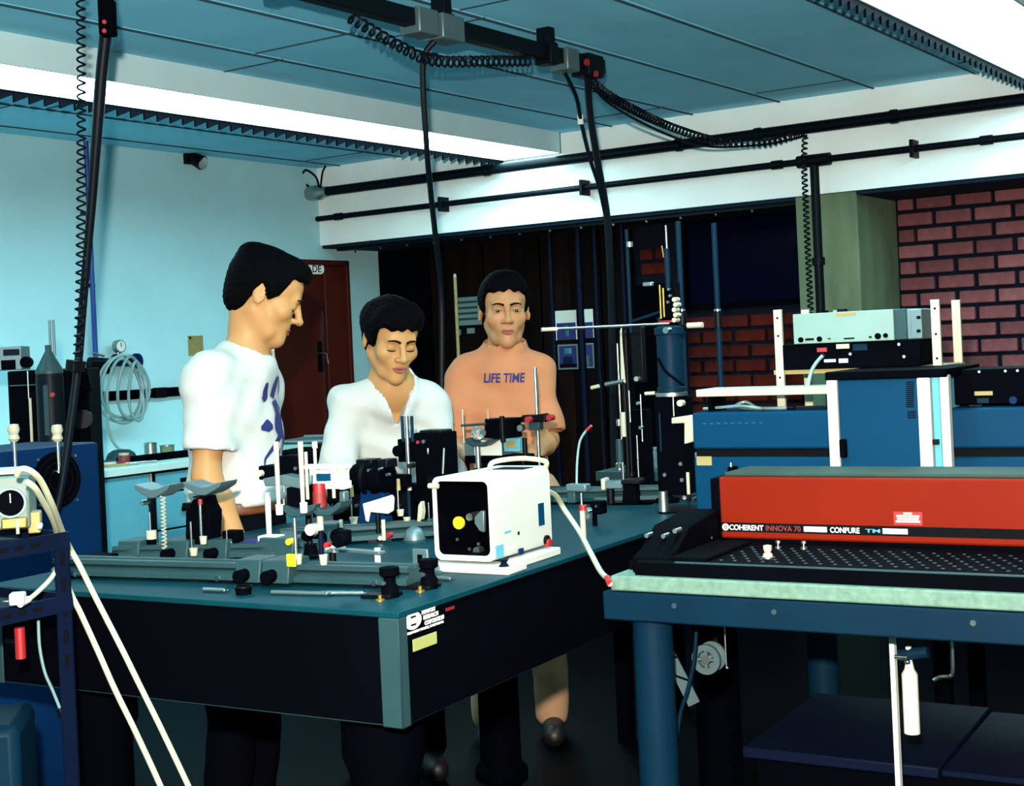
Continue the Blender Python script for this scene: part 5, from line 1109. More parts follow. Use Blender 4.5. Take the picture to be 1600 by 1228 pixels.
# ------------------------------------------------------------------ hanging bundle at the left
dh = 4.0
T = Th('hanging_cable_bundle', 'thick dark cable bundle hanging from the ceiling at the left', 'cable', at(165, 30, dh), 0)
P_ = bez([T.w(at(*q)) for q in ((170, -60, dh - .02), (166, 40, dh), (158, 120, dh + .02), (152, 200, dh + .04), (142, 330, dh + .08), (130, 470, dh + .12), (122, 570, dh + .14), (108, 680, dh + .10), (96, 760, dh + .06), (88, 800, dh + .04))])
n_ = len(P_); MB().tube(P_, [.017 if i < n_ * .28 else .017 - (.005 * min(1, (i - n_ * .28) / (n_ * .2))) for i in range(n_)], 10).build('bundle', M.pipe, T.r)
a = T.w(at(168, 28, dh - .04)); MB().box(a, (.04, .05, .10)).build('switch_box', M.blackmatte, T.r, .004)
for py in (35, 49): a = T.w(at(164, py, dh - .066)); MB().cyl(a, a + Vector((0, -.008, 0)), .006).build('pilot_light', M.red, T.r)
MB().cyl(T.w(at(119, 563, dh + .13)), T.w(at(117, 580, dh + .13)), .028).build('clamp', M.black, T.r)
T = Th('coiled_cord', 'long black coiled cord hanging straight at the far left', 'cord', at(127, 30, dh), 0)
MB().tube(coil(bez([T.w(at(*q)) for q in ((126, -40, dh), (127, 120, dh), (127, 260, dh), (126, 400, dh + .02), (124, 500, dh + .05), (121, 566, dh + .08))]), .0115, .026, 9), .0032, 6).build('coil', M.pipe, T.r)
MB().cyl(T.w(at(121, 560, dh + .08)), T.w(at(119, 580, dh + .09)), .008).build('plug', M.black, T.r)

# ------------------------------------------------------------------ posters and curtain poles on the dark partition
def poster(label, px0, py0, px1, py1, mat, deco):
    yy = YB - .046; a = ROOM.py(px0, (py0 + py1) / 2, yy); b = ROOM.py(px1, (py0 + py1) / 2, yy); za = ROOM.py((px0 + px1) / 2, py1, yy).z; zb = ROOM.py((px0 + px1) / 2, py0, yy).z
    t = root('poster', label, 'poster', ROOM.g(0, 0, 0), ROOM.rz, 'posters on the dark partition'); MB().bx(a.x, b.x, yy, yy + .003, za, zb).build('sheet', mat, t)
    for (u0_, v0_, u1_, v1_, mt) in deco:
        MB().bx(a.x + (b.x - a.x) * u0_, a.x + (b.x - a.x) * u1_, yy - .001, yy + .001, za + (zb - za) * v0_, za + (zb - za) * v1_).build('print', mt, t)
    return t
poster('grey printed notice left of the dark-haired head', 712, 464, 752, 508, M.greypaper, [(.08, .78 - .2 * k, .85, .86 - .2 * k, M.anod) for k in range(4)])
poster('lower dark notice with pale marks left of the head', 712, 510, 752, 524, M.ink, [(.0, .1, .2, .7, M.greypaper), (.45, .2, .75, .8, M.greypaper)])
poster('white and blue safety notice at the left of the pair', 868, 485, 901, 531, M.paper, [(.05, .0, .95, .58, M.inkblue), (.4, .12, .62, .5, M.bench)])
poster('white and blue safety notice at the right of the pair', 911, 483, 927, 528, M.paper, [(.05, .0, .95, .55, M.inkblue)])
poster('lower blue framed safety poster at the left of the pair', 872, 538, 903, 577, M.greypaper, [(.06, .06, .94, .94, M.inkblue), (.3, .62, .7, .85, M.bench), (.25, .2, .75, .5, M.anod), (.06, .06, .94, .22, M.ink)])
poster('lower blue framed safety poster at the right of the pair', 913, 536, 928, 575, M.greypaper, [(.06, .06, .9, .94, M.inkblue), (.1, .1, .7, .5, M.greypaper)])
for lb, px in (('thin dark pole left of the safety posters', 862), ('thin dark pole between the safety posters', 906), ('thin dark pole right of the safety posters', 932), ('thin dark pole near the vertical rod stands', 975)):
    yy = .28; q = ROOM.py(px, 450, yy)
    t = root('curtain_pole', lb, 'pole', ROOM.g(q.x, yy, 0), ROOM.rz, 'thin poles under the beam'); MB().cyl((0, 0, 0), (0, 0, 2.165), .013 if px != 906 else .02, None, 10).build('tube', M.navy, t); MB().cyl((0, 0, 0), (0, 0, .02), .03).build('foot', M.black, t)
q0 = ROOM.py(713, 480, .1); q1 = ROOM.py(711, 428, .1)
t = root('leaning_stick', 'thin yellow stick standing behind the orange shirt', 'stick', ROOM.g(q0.x, .1, 0), ROOM.rz); MB().cyl((0, 0, 0), (.0, 0, q1.z - .02), .011, None, 10).build('stick', M.wood, t); MB().cyl((0, 0, q1.z - .02), (0, 0, q1.z), .012, .008, 10).build('tip', M.cream, t)
t = root('curtain_rail', 'thin dark curtain rail under the white beam', 'rail', ROOM.g(0, 0, 0), ROOM.rz)
MB().bx(.1, 3.37, .05, .07, 2.145, 2.165).build('track', M.black, t)
for k in range(14): MB().ring((.25 + k * .22, .06, 2.137), (1, 0, 0), .010, .006, .004, 10).build('glider', M.steel, t)

# ================================================================== PEOPLE: blended implicit surfaces meshed with surface nets
from mathutils.bvhtree import BVHTree
M.skin = pm('skin', '#b98654', 0.5, var=0.05, scale=14, spec=0.25, dk=.8)
M.skin2 = pm('skin_tan', '#b37c52', 0.5, var=0.05, scale=14, spec=0.25, dk=.8)
M.hair = pm('black_hair', '#020104', 0.8, var=0.4, scale=60, bump=0.4, bscale=260, spec=0.04, stretch=(1, 1, 0.3))
M.brow = pm('eyebrow_hair', '#140c0a', 0.8, spec=0.1)
M.lip = pm('lips', '#a8564a', 0.45, var=0.05)
M.sclera = pm('eye_white', '#a89c90', 0.3, var=0.02)  # eye white toned down, brow shade put into the colour
M.iris = pm('eye_iris', '#1c100a', 0.2)
M.tee = pm('white_cotton', '#f1f0ea', 0.85, var=0.03, bump=0.06, bscale=400, dk=.5)
M.orange = pm('salmon_cotton', '#d8875a', 0.85, var=0.06, scale=9, bump=0.06, bscale=400)
M.denim = pm('dark_trousers', '#05060d', 0.9, var=0.2, spec=0.03)
M.khaki = pm('beige_trousers', '#cf9f77', 0.85, var=0.06)
M.belt = pm('brown_leather', '#6a3418', 0.5, dk=.7)
M.shoe = pm('shoe_leather', '#15100e', 0.5)
class Vol:
    def __init__(s, lo, hi, h, zseg=None):
        s.xs = np.arange(lo[0], hi[0] + h, h, dtype=np.float32); s.ys = np.arange(lo[1], hi[1] + h, h, dtype=np.float32)
        if zseg:
            z = [];
            for a, b, hz_ in zseg: z.append(np.arange(a, b - 1e-6, hz_))
            s.zs = np.concatenate(z).astype(np.float32)
        else: s.zs = np.arange(lo[2], hi[2] + h, h, dtype=np.float32)
        s.g = np.full((len(s.xs), len(s.ys), len(s.zs)), 0.5, np.float32)
    def op(s, fn, lo, hi, k=0.02, kind='u'):
        m_ = 0.03 + k; sl = []
        for ax, a, b in ((s.xs, lo[0], hi[0]), (s.ys, lo[1], hi[1]), (s.zs, lo[2], hi[2])):
            i0 = max(0, int(np.searchsorted(ax, a - m_)) - 1); i1 = min(len(ax), int(np.searchsorted(ax, b + m_)) + 1)
            if i1 <= i0: return
            sl.append(slice(i0, i1))
        sl = tuple(sl); X = s.xs[sl[0]][:, None, None]; Y = s.ys[sl[1]][None, :, None]; Z = s.zs[sl[2]][None, None, :]
        d = fn(X, Y, Z); g = s.g[sl]
        if kind == 'u': h_ = np.maximum(k - np.abs(g - d), 0) / k; s.g[sl] = np.minimum(g, d) - h_ * h_ * k * .25
        else:
            d = -d; h_ = np.maximum(k - np.abs(g - d), 0) / k; s.g[sl] = np.maximum(g, d) + h_ * h_ * k * .25
    def rc(s, a, b, ra, rb, k=.02, kind='u'):
        a = np.array(a, float); b = np.array(b, float); ab = b - a; L2 = max(1e-9, ab @ ab); r = max(ra, rb)
        def fn(X, Y, Z):
            px, py, pz = X - a[0], Y - a[1], Z - a[2]; t = np.clip((px * ab[0] + py * ab[1] + pz * ab[2]) / L2, 0, 1)
            return np.sqrt((px - t * ab[0]) ** 2 + (py - t * ab[1]) ** 2 + (pz - t * ab[2]) ** 2) - (ra + (rb - ra) * t)
        s.op(fn, np.minimum(a, b) - r, np.maximum(a, b) + r, k, kind)
    def el(s, c, r, R=None, k=.02, kind='u'):
        c = np.array(c, float); r = np.array(r, float); R = np.eye(3) if R is None else np.array(R); q = np.abs(R) @ r
        def fn(X, Y, Z):
            X, Y, Z = X - c[0], Y - c[1], Z - c[2]
            u = R[0, 0] * X + R[1, 0] * Y + R[2, 0] * Z; v = R[0, 1] * X + R[1, 1] * Y + R[2, 1] * Z; w_ = R[0, 2] * X + R[1, 2] * Y + R[2, 2] * Z
            k0 = np.sqrt((u / r[0]) ** 2 + (v / r[1]) ** 2 + (w_ / r[2]) ** 2); k1 = np.sqrt((u / r[0] ** 2) ** 2 + (v / r[1] ** 2) ** 2 + (w_ / r[2] ** 2) ** 2)
            return k0 * (k0 - 1) / np.maximum(k1, 1e-6)
        s.op(fn, c - q, c + q, k, kind)
    def field(s): return s.xs[:, None, None], s.ys[None, :, None], s.zs[None, None, :]
    def wrinkle(s, amp, f, ph=0.0):
        X, Y, Z = s.field()
        s.g += amp * (np.sin(f * (1.1 * X + .5 * Y + .9 * Z) + ph) + np.sin(f * (-.8 * X + .9 * Y + .7 * Z) * 1.3 + 2 + ph) + .8 * np.sin(f * 1.9 * (.3 * X - .4 * Y + 1.0 * Z) + 1.2 + ph)).astype(np.float32) / 2.8
    def mesh(s, name, mat, parent, smooth=1):
        g = s.g; ins = g < 0; nx, ny, nz = g.shape
        cs = [(i, j, k) for i in (0, 1) for j in (0, 1) for k in (0, 1)]
        cnt = np.zeros((nx - 1, ny - 1, nz - 1), np.int8)
        for i, j, k in cs: cnt += ins[i:nx - 1 + i, j:ny - 1 + j, k:nz - 1 + k]
        act = (cnt > 0) & (cnt < 8); I, J, K = np.nonzero(act); n = len(I)
        idx = np.full(act.shape, -1, np.int32); idx[I, J, K] = np.arange(n)
        val = {c: g[I + c[0], J + c[1], K + c[2]] for c in cs}; acc = np.zeros((n, 3)); num = np.zeros(n)
        for c in cs:
            for ax in range(3):
                if c[ax]: continue
                e = list(c); e[ax] = 1; a = val[c]; b = val[tuple(e)]; x = (a < 0) != (b < 0)
                t = np.where(x, a / np.where(x, a - b, 1), 0); p = np.zeros((n, 3)) + np.array(c); p[:, ax] = t; acc += p * x[:, None]; num += x
        acc /= num[:, None]
        def mp(ax, i, t): return ax[i] + t * (ax[i + 1] - ax[i])
        V = np.stack([mp(s.xs, I, acc[:, 0]), mp(s.ys, J, acc[:, 1]), mp(s.zs, K, acc[:, 2])], 1)
        F = []
        for ax in range(3):
            sl0 = [slice(1, -1)] * 3; sl1 = [slice(1, -1)] * 3; sl0[ax] = slice(0, -1); sl1[ax] = slice(1, None)
            A = ins[tuple(sl0)]; B = ins[tuple(sl1)]; e = np.argwhere(A != B); fl_ = A[tuple(e.T)]
            off = np.ones(3, int); off[ax] = 0; e = e + off; u, v = [(1, 2), (2, 0), (0, 1)][ax]
            def cell(du, dv): q = e.copy(); q[:, u] -= du; q[:, v] -= dv; return idx[q[:, 0], q[:, 1], q[:, 2]]
            q = np.stack([cell(1, 1), cell(0, 1), cell(0, 0), cell(1, 0)], 1); q[~fl_] = q[~fl_][:, ::-1]; F.append(q)
        F = np.concatenate(F); F = F[(F >= 0).all(1)]
        for _ in range(smooth):        # light Laplacian
            S = np.zeros_like(V); N_ = np.zeros(n)
            for a, b in ((0, 1), (1, 2), (2, 3), (3, 0)):
                for c, d in ((a, b), (b, a)): np.add.at(S, F[:, c], V[F[:, d]]); np.add.at(N_, F[:, c], 1)
            V = V * .5 + .5 * S / np.maximum(N_, 1)[:, None]
        me = bpy.data.meshes.new(name); me.vertices.add(n); me.vertices.foreach_set('co', V.astype(np.float32).ravel())
        me.loops.add(len(F) * 4); me.loops.foreach_set('vertex_index', F.astype(np.int32).ravel()); me.polygons.add(len(F)); me.polygons.foreach_set('loop_start', np.arange(len(F), dtype=np.int32) * 4); me.polygons.foreach_set('loop_total', np.full(len(F), 4, np.int32))
        me.update(calc_edges=True); me.validate(); me.polygons.foreach_set('use_smooth', [True] * len(me.polygons)); me.materials.append(mat)
        return obj(name, me, parent)
def rotm(pitch, yaw, roll):      # head turn in degrees; pitch > 0 looks down
    return np.array((Matrix.Rotation(R_(yaw), 3, 'Z') @ Matrix.Rotation(R_(roll), 3, 'Y') @ Matrix.Rotation(R_(pitch), 3, 'X')))
def lerp(a, b, t): return tuple(np.array(a) * (1 - t) + np.array(b) * t)
def hand(vol, wrist, d, up, side, curl, sc=1.0):
    """palm and five fingers: d points along the hand, up is the back of the hand, side = +1/-1 for the thumb side"""
    d = np.array(d, float); d /= np.linalg.norm(d); up = np.array(up, float); up -= d * (up @ d); up /= np.linalg.norm(up); s_ = np.cross(d, up) * side
    w0 = np.array(wrist, float)
    for k, o in enumerate((-.028, -.009, .010, .028)): vol.rc(w0 + d * .01 * sc + s_ * o * .6 * sc, w0 + d * .085 * sc + s_ * o * sc, .016 * sc, .0125 * sc, .012)
    for k, (o, L_) in enumerate(((-.030, .058), (-.010, .074), (.010, .080), (.030, .070))):
        p = w0 + d * .085 * sc + s_ * o * sc; dd = d.copy()
        for j in range(3):
            a = R_(curl) * (j + .7) * .6; v = d * math.cos(a) - up * math.sin(a); q = p + v * L_ * (.45, .32, .23)[j] * sc; vol.rc(p, q, (.0095 - .001 * j) * sc, (.0088 - .001 * j) * sc, .004); p = q
    p = w0 + d * .03 * sc + s_ * .03 * sc; q = p + (d * .6 + s_ * .8 - up * .25) * .04 * sc; vol.rc(p, q, .0125 * sc, .0105 * sc, .01); vol.rc(q, q + (d * .85 + s_ * .25 - up * .4) * .034 * sc, .0105 * sc, .0085 * sc, .005)
def build_person(label, loc, rz, S):
    J = S['J']; t = root('person', label, 'person', loc, rz); hp = np.array(S['head']); HR = rotm(*S['turn']); hs = S.get('hs', 1.0)
    H = lambda p: hp + HR @ (np.array(p, float) * hs)
    zt_ = hp[2]; top = zt_ + .2
    v = Vol(S['lo'], (S['hi'][0], S['hi'][1], top), .0052, ((0.0, .80, .012), (.80, zt_ - .22, .0062), (zt_ - .22, top, .0042)))
    # --- trunk, limbs
    pel, ch, nk = J['pelvis'], J['chest'], J['neck']; W = S.get('w', 1.0)
    ax = np.array(nk) - np.array(pel); ax = ax / np.linalg.norm(ax); xa = np.array(J['sl']) - np.array(J['sr']); xa = xa - ax * (xa @ ax); xa /= np.linalg.norm(xa); TR = np.stack([xa, np.cross(ax, xa), ax], 1)
    v.el(ch, (.145 * W, .095 * W, .19), TR, .05); v.el(lerp(pel, ch, .45), (.125 * W, .09 * W, .16), TR, .06); v.el(pel, (.15 * W, .10 * W, .12), None, .06)
    v.rc(nk, H((0, .022, -.055)), .060 * hs, .052 * hs, .05)
    for s_ in ('l', 'r'):
        sh, e, wr = J['s' + s_], J['e' + s_], J['w' + s_]
        v.rc(lerp(nk, sh, .25), sh, .05, .052, .05); v.rc(sh, e, .050, .039, .03); v.rc(e, lerp(e, wr, .35), .040, .041, .02); v.rc(lerp(e, wr, .35), wr, .041, .026, .02)
        hd, hu, hsd, cu = J['h' + s_]; hand(v, wr, hd, hu, hsd, cu)
        v.rc(J['hip' + s_], J['k' + s_], .075, .052, .04); v.rc(J['k' + s_], J['a' + s_], .050, .035, .03)
    # --- head
    def he(c, r, R=None, k=.02, kind='u'): v.el(H(c), np.array(r) * hs, HR if R is None else HR @ R, k, kind)
    def hr(a, b, ra, rb, k=.012, kind='u'): v.rc(H(a), H(b), ra * hs, rb * hs, k, kind)
    fw = S.get('fw', 1.0)
    he((0, .014, .036), (.075, .094, .083)); he((0, -.034, .045), (.062 * fw, .056, .055), None, .03); he((0, -.030, -.032), (.055 * fw, .062, .072), None, .03)
    for s_ in (-1, 1):
        hr((s_ * .049 * fw, .012, -.045), (s_ * .030 * fw, -.048, -.086), .019, .015, .03); hr((s_ * .030 * fw, -.048, -.086), (0, -.078, -.098), .015, .016, .02)
        he((s_ * .042 * fw, -.062, -.022), (.024, .022, .022), None, .03)
    he((0, -.079, -.094), (.022, .019, .018), None, .02)
    hr((-.034, -.083, .024), (.034, -.083, .024), .012, .012, .018); he((0, -.080, -.058), (.028, .020, .022), None, .025)
    for s_ in (-1, 1): he((s_ * .031, -.105, .004), (.019, .018, .0125), None, .014, 's')
    hr((0, -.090, .020), (0, -.116, -.026), .0075, .0105, .010); he((0, -.116, -.028), (.0125, .012, .010), None, .008)
    for s_ in (-1, 1): he((s_ * .0135, -.104, -.031), (.009, .011, .008), None, .006)
    for s_ in (-1, 1):       # lids over the eyeballs
        he((s_ * .031, -.0795, .003), (.0140, .0135, .0115), None, .006)
    he((0, -.098, -.064), (.020, .006, .0015), None, .004, 's')
    for s_ in (-1, 1):
        he((s_ * .078, .016, -.004), (.008, .020, .031), np.array(Matrix.Rotation(R_(s_ * 18), 3, 'Z') @ Matrix.Rotation(R_(-10), 3, 'X')), .008); he((s_ * .086, .010, .0), (.006, .010, .018), None, .005, 's')
    body = v.mesh('body', S['skin'], t, 2)
    # --- face pieces, laid on the skin
    bv_ = BVHTree.FromPolygons([q.co[:] for q in body.data.vertices], [q.vertices[:] for q in body.data.polygons]); fwd = Vector(HR @ np.array((0, 1.0, 0)))
    def surf(x, z, off=0.0):
        hit = bv_.ray_cast(Vector(H((x, -.25, z))), fwd)[0]; p = hit if hit else Vector(H((x, -.09, z))); return p - fwd * off
    Rl = Matrix(HR.tolist()).to_4x4()
    for s_ in (-1, 1):
        c = surf(s_ * .031, .003, -.0026)
        if not S.get('closed'):
            e = MB().sph((0, 0, 0), 1.0, (.0122 * hs, .005 * hs, .0046 * hs), 16).build('eye', M.sclera, t); e.matrix_local = Matrix.Translation(c) @ Rl
            MB().sph((S.get('look', 0), -.0034 * hs, .0006), 1.0, (.0066 * hs, .0024 * hs, .0052 * hs), 14).build('iris', M.iris, e)
        zl_ = .0065 if not S.get('closed') else -.003
        lash = [surf(s_ * (.031 + u), zl_ + (.0022 if not S.get('closed') else -.0022) * (1 - (u / .014) ** 2) - .003, .0006) for u in (-.014, -.007, 0, .007, .014)]
        MB().tube(bez(lash, 4), [.0012 + .0012 * math.sin(PI * i / 16) for i in range(17)], 6).build('eyelash', M.brow, t)
        b = [surf(s_ * x, z, .0012) for x, z in ((.010, .0205), (.022, .0255), (.035, .0265), (.046, .0225))]
        MB().tube(bez(b, 5), [.0040 * hs - .0018 * hs * i / 15 for i in range(16)], 7).build('eyebrow', M.brow, t)
    MB().tube(bez([surf(x, z, .0004) for x, z in ((-.023, -.0625), (-.012, -.0590), (0, -.0600), (.012, -.0590), (.023, -.0625))], 4), [.0016 + .0030 * math.sin(PI * i / 16) for i in range(17)], 8).build('upper_lip', M.lip, t)
    MB().tube(bez([surf(x, z, .0002) for x, z in ((-.020, -.0655), (-.011, -.0690), (0, -.0700), (.011, -.0690), (.020, -.0655))], 4), [.0018 + .0036 * math.sin(PI * i / 16) for i in range(17)], 8).build('lower_lip', M.lip, t)
    # --- hair
    hv = Vol(hp - .19 * hs, hp + .19 * hs, .0045)
    S['hair'](hv, H, HR, hs); hv.mesh('hair', M.hair, t, 1)
    # --- clothes
    sv = Vol(S['lo'], (S['hi'][0], S['hi'][1], zt_ + .02), .008); S['shirt'](sv, J, TR, W)
    shirt = sv.mesh('shirt', S['shirtmat'], t, 2)
    pv = Vol((-.32, S['lo'][1], 0), (.32, S['hi'][1], pel[2] + .3), .010)
    pv.el(pel, (.165 * W, .115 * W, .13), None, .05); pv.rc(pel, np.array(pel) + [0, 0, .10], .13 * W, .13 * W, .06)
    for s_ in ('l', 'r'): pv.rc(J['hip' + s_], J['k' + s_], .095, .075, .04); pv.rc(J['k' + s_], np.array(J['a' + s_]) + [0, 0, .0], .075, .062, .03)
    pv.wrinkle(.004, 30); X, Y, Z = pv.field(); pv.g = np.maximum(pv.g, np.maximum(Z - S['waist'], .045 - Z).astype(np.float32)); pv.mesh('trousers', S['pants'], t, 1)
    for s_ in ('l', 'r'):
        a = np.array(J['a' + s_]); q = Vol((a[0] - .09, a[1] - .25, 0), (a[0] + .09, a[1] + .13, .14), .007); q.rc((a[0], a[1] + .03, .045), (a[0], a[1] - .15, .04), .042, .040, .02); q.rc((a[0], a[1] + .02, .05), (a[0], a[1] + .0, .10), .042, .042, .02); X, Y, Z = q.field(); q.g = np.maximum(q.g, (.002 - Z).astype(np.float32)); q.mesh('shoe', M.shoe, t, 1)
    return t, shirt, J
def decal(shirt, parent, name, mat, polys, off=.0035, step=.006):
    """flat print laid on the shirt front: strips of (x,z) points with widths, projected along +y"""
    me = shirt.data; bv_ = BVHTree.FromPolygons([v.co[:] for v in me.vertices], [p.vertices[:] for p in me.polygons]); vs = []; fs = []
    for pts in polys:
        P = [Vector((a, b)) for a, b, w_ in pts]; Wd_ = [w_ for a, b, w_ in pts]; fine = []; fw_ = []
        for i in range(len(P) - 1):
            n = max(1, int((P[i + 1] - P[i]).length / step))
            for k in range(n): fine.append(P[i].lerp(P[i + 1], k / n)); fw_.append(Wd_[i] + (Wd_[i + 1] - Wd_[i]) * k / n)
        fine.append(P[-1]); fw_.append(Wd_[-1]); rows = []
        for i, p in enumerate(fine):
            d = (fine[min(i + 1, len(fine) - 1)] - fine[max(i - 1, 0)]); d = d.normalized() if d.length > 0 else Vector((1, 0)); nrm = Vector((-d.y, d.x)); r_ = []
            for k in range(-3, 4):
                q = p + nrm * fw_[i] * k / 6; hit = bv_.ray_cast(Vector((q.x, -1.5, q.y)), Vector((0, 1, 0)))[0]
                r_.append(len(vs)); vs.append((q.x, (hit.y if hit else 0) - off, q.y))
            rows.append(r_)
        for i in range(len(rows) - 1):
            for k in range(6): fs.append((rows[i][k], rows[i][k + 1], rows[i + 1][k + 1], rows[i + 1][k]))
    o = MB().add(vs, fs).build(name, mat, parent); return o

S_AMP = .0014
# ---- hair shapes (head coordinates through H)
def hair_short(ext, front, side_z, nape, tuft):
    def f(hv, H, HR, hs):
        hv.el(H((0, .016, .040)), np.array((.083, .101, .091)) * hs + ext, HR, .02); hv.el(H((0, -.03, .062)), np.array((.066, .062, .054)) * hs + ext, HR, .03); hv.el(H((0, .052, -.02)), np.array((.064, .055, .062)) * hs, HR, .03)
        for c, r in tuft: hv.el(H(c), np.array(r) * hs, HR, .02)
        X, Y, Z = hv.field(); hp_ = H((0, 0, 0)); X, Y, Z = X - hp_[0], Y - hp_[1], Z - hp_[2]
        u = (HR[0, 0] * X + HR[1, 0] * Y + HR[2, 0] * Z) / hs; v_ = (HR[0, 1] * X + HR[1, 1] * Y + HR[2, 1] * Z) / hs; w_ = (HR[0, 2] * X + HR[1, 2] * Y + HR[2, 2] * Z) / hs
        line = np.interp(v_, [-.2, -.075, -.052, -.035, -.012, .0, .02, .045, .2], [front, front, front - .012, side_z + .02, side_z, side_z + .012, .03, nape, nape]) + .004 * np.sin(u * 190) + .003 * np.sin(u * 90 + 1)
        hv.g += (S_AMP * (np.sin(u * 330 + 2 * np.sin(v_ * 70)) * np.sin(v_ * 290 + w_ * 120) + .7 * np.sin(w_ * 350 + u * 140 + v_ * 90))).astype(np.float32)
        hv.g = np.maximum(hv.g, ((line - w_) * .8).astype(np.float32))
    return f
def std_legs(pz=.93, sep=.095, y=0.0):
    return dict(hipl=(sep, y, pz - .04), hipr=(-sep, y, pz - .04), kl=(sep + .01, y - .01, .50), kr=(-sep - .01, y - .01, .50), al=(sep + .02, y + .03, .09), ar=(-sep - .02, y + .03, .09), pelvis=(0, y, pz))

# ---- left man: white t-shirt, looking down to the right
p1w = at(372, 540, 4.2)
def shirt1(v, J, TR, W):
    v.el(J['chest'], (.172, .120, .20), TR, .05); v.el(lerp(J['pelvis'], J['chest'], .45), (.162, .128, .20), TR, .06); v.el(np.array(J['pelvis']) + [0, -.015, .10], (.165, .135, .12), None, .06)
    v.rc(J['neck'], np.array(J['neck']) + [0, .0, -.03], .080, .09, .05)
    for s_ in ('l', 'r'):
        sh, e = J['s' + s_], J['e' + s_]; v.rc(lerp(J['neck'], sh, .3), sh, .060, .066, .05); v.rc(sh, lerp(sh, e, .92), .067, .074, .05)
    v.wrinkle(.010, 22); v.wrinkle(.004, 48, 1)
    for s_ in ('l', 'r'):
        sh, e = np.array(J['s' + s_]), np.array(J['e' + s_]); d = (e - sh) / np.linalg.norm(e - sh); L_ = np.linalg.norm(e - sh); X, Y, Z = v.field(); sx = np.sign(sh[0])
        along = (X - sh[0]) * d[0] + (Y - sh[1]) * d[1] + (Z - sh[2]) * d[2]; near = np.sqrt((X - e[0]) ** 2 + (Y - e[1]) ** 2 + (Z - e[2]) ** 2) < .17
        near &= (X * sx > .15); v.g = np.where(near, np.maximum(v.g, (along - L_ * .74).astype(np.float32)), v.g); v.rc(lerp(sh, e, .55), lerp(sh, e, 1.1), .054, .062, .01, 's')
    X, Y, Z = v.field(); v.g = np.maximum(v.g, (1.042 - Z + .010 * np.sin(9 * X + 4 * Y)).astype(np.float32))
    v.rc(J['neck'] + np.array([0, -.01, .035]), J['neck'] + np.array([0, -.05, .15]), .072, .09, .008, 's')
J1 = std_legs(.95, .10, .03); J1.update(chest=(0, .015, 1.27), neck=(0, -.03, 1.465), sl=(.165, .01, 1.405), sr=(-.165, .025, 1.405), el=(.20, .02, 1.12), er=(-.20, .035, 1.13), wl=(.20, -.03, .90), wr=(-.20, -.055, .93), hl=((0, -.2, -1), (1, 0, 0), 1, 25), hr=((.1, -.25, -1), (-1, .1, 0), -1, 25))
S1 = dict(J=J1, head=(0.0, -.088, 1.640), turn=(27, 22, 0), hs=1.07, skin=M.skin, lo=(-.36, -.55, 0), hi=(.36, .28, 1.9), shirt=shirt1, shirtmat=M.tee, pants=M.denim, waist=1.045, fw=.96, closed=True,
          hair=hair_short(.004, .078, -.012, -.075, [((0, -.052, .100), (.05, .045, .03)), ((0, .07, .09), (.045, .045, .035))]), w=1.05)
t1, sh1, _ = build_person('man in white t-shirt with blue print looking down at the table', (p1w.x, p1w.y, 0), R_(80), S1)
prn = [[(.02, 1.40, .02), (.0, 1.365, .035), (-.01, 1.34, .03)], [(-.06, 1.385, .012), (-.055, 1.345, .03), (-.07, 1.335, .014)], [(-.01, 1.33, .02), (.005, 1.29, .045), (-.005, 1.25, .05), (.01, 1.225, .03)], [(.01, 1.33, .018), (.06, 1.30, .022), (.075, 1.26, .012)],
       [(-.04, 1.255, .012), (-.06, 1.26, .04), (-.085, 1.255, .012)], [(-.005, 1.23, .022), (-.035, 1.195, .014), (-.07, 1.165, .008), (-.09, 1.135, .004)], [(.01, 1.23, .022), (.035, 1.19, .016), (.06, 1.15, .010), (.075, 1.12, .004)], [(.0, 1.19, .006), (-.01, 1.165, .016), (-.005, 1.145, .006)], [(.03, 1.40, .004), (.05, 1.37, .014), (.045, 1.345, .004)]]
decal(sh1, sh1, 'blue_print', M.inkblue, prn)
bl = Vol((-.2, -.18, .98), (.2, .24, 1.1), .006); bl.el((0, .022, 1.03), (.166, .140, .3), None, .01); X, Y, Z = bl.field(); bl.g = np.maximum(bl.g, (np.abs(Z - 1.028) - .018).astype(np.float32)); bl.mesh('belt', M.belt, t1, 1)

# ---- middle person: open-necked white shirt, looking down
p2w = at(603, 540, 4.74)
def shirt2(v, J, TR, W):
    v.el(J['chest'], (.160, .118, .19), TR, .05); v.el(lerp(J['pelvis'], J['chest'], .45), (.155, .125, .20), TR, .06); v.el(J['pelvis'], (.175, .135, .15), None, .06)
    v.rc(J['neck'], np.array(J['neck']) + [0, .0, -.04], .074, .09, .05)
    for s_ in ('l', 'r'):
        sh, e, wr = J['s' + s_], J['e' + s_], J['w' + s_]; v.rc(lerp(J['neck'], sh, .3), sh, .052, .058, .05); v.rc(sh, e, .062, .060, .05); v.rc(e, lerp(e, wr, .80), .060, .046, .04)
    v.wrinkle(.011, 21, 2); v.wrinkle(.004, 50)
    nk_ = np.array(J['neck']); v.rc(nk_ + [0, -.02, .02], nk_ + [.0, -.06, .14], .068, .085, .008, 's')
    X, Y, Z = v.field(); zv = nk_[2] - .135; d = np.maximum(np.abs(X - .012) - (Z - zv) * .40, Y - (nk_[1] + .015)); v.g = np.maximum(v.g, (-d * .8).astype(np.float32))
    v.g = np.maximum(v.g, (.80 - Z).astype(np.float32))
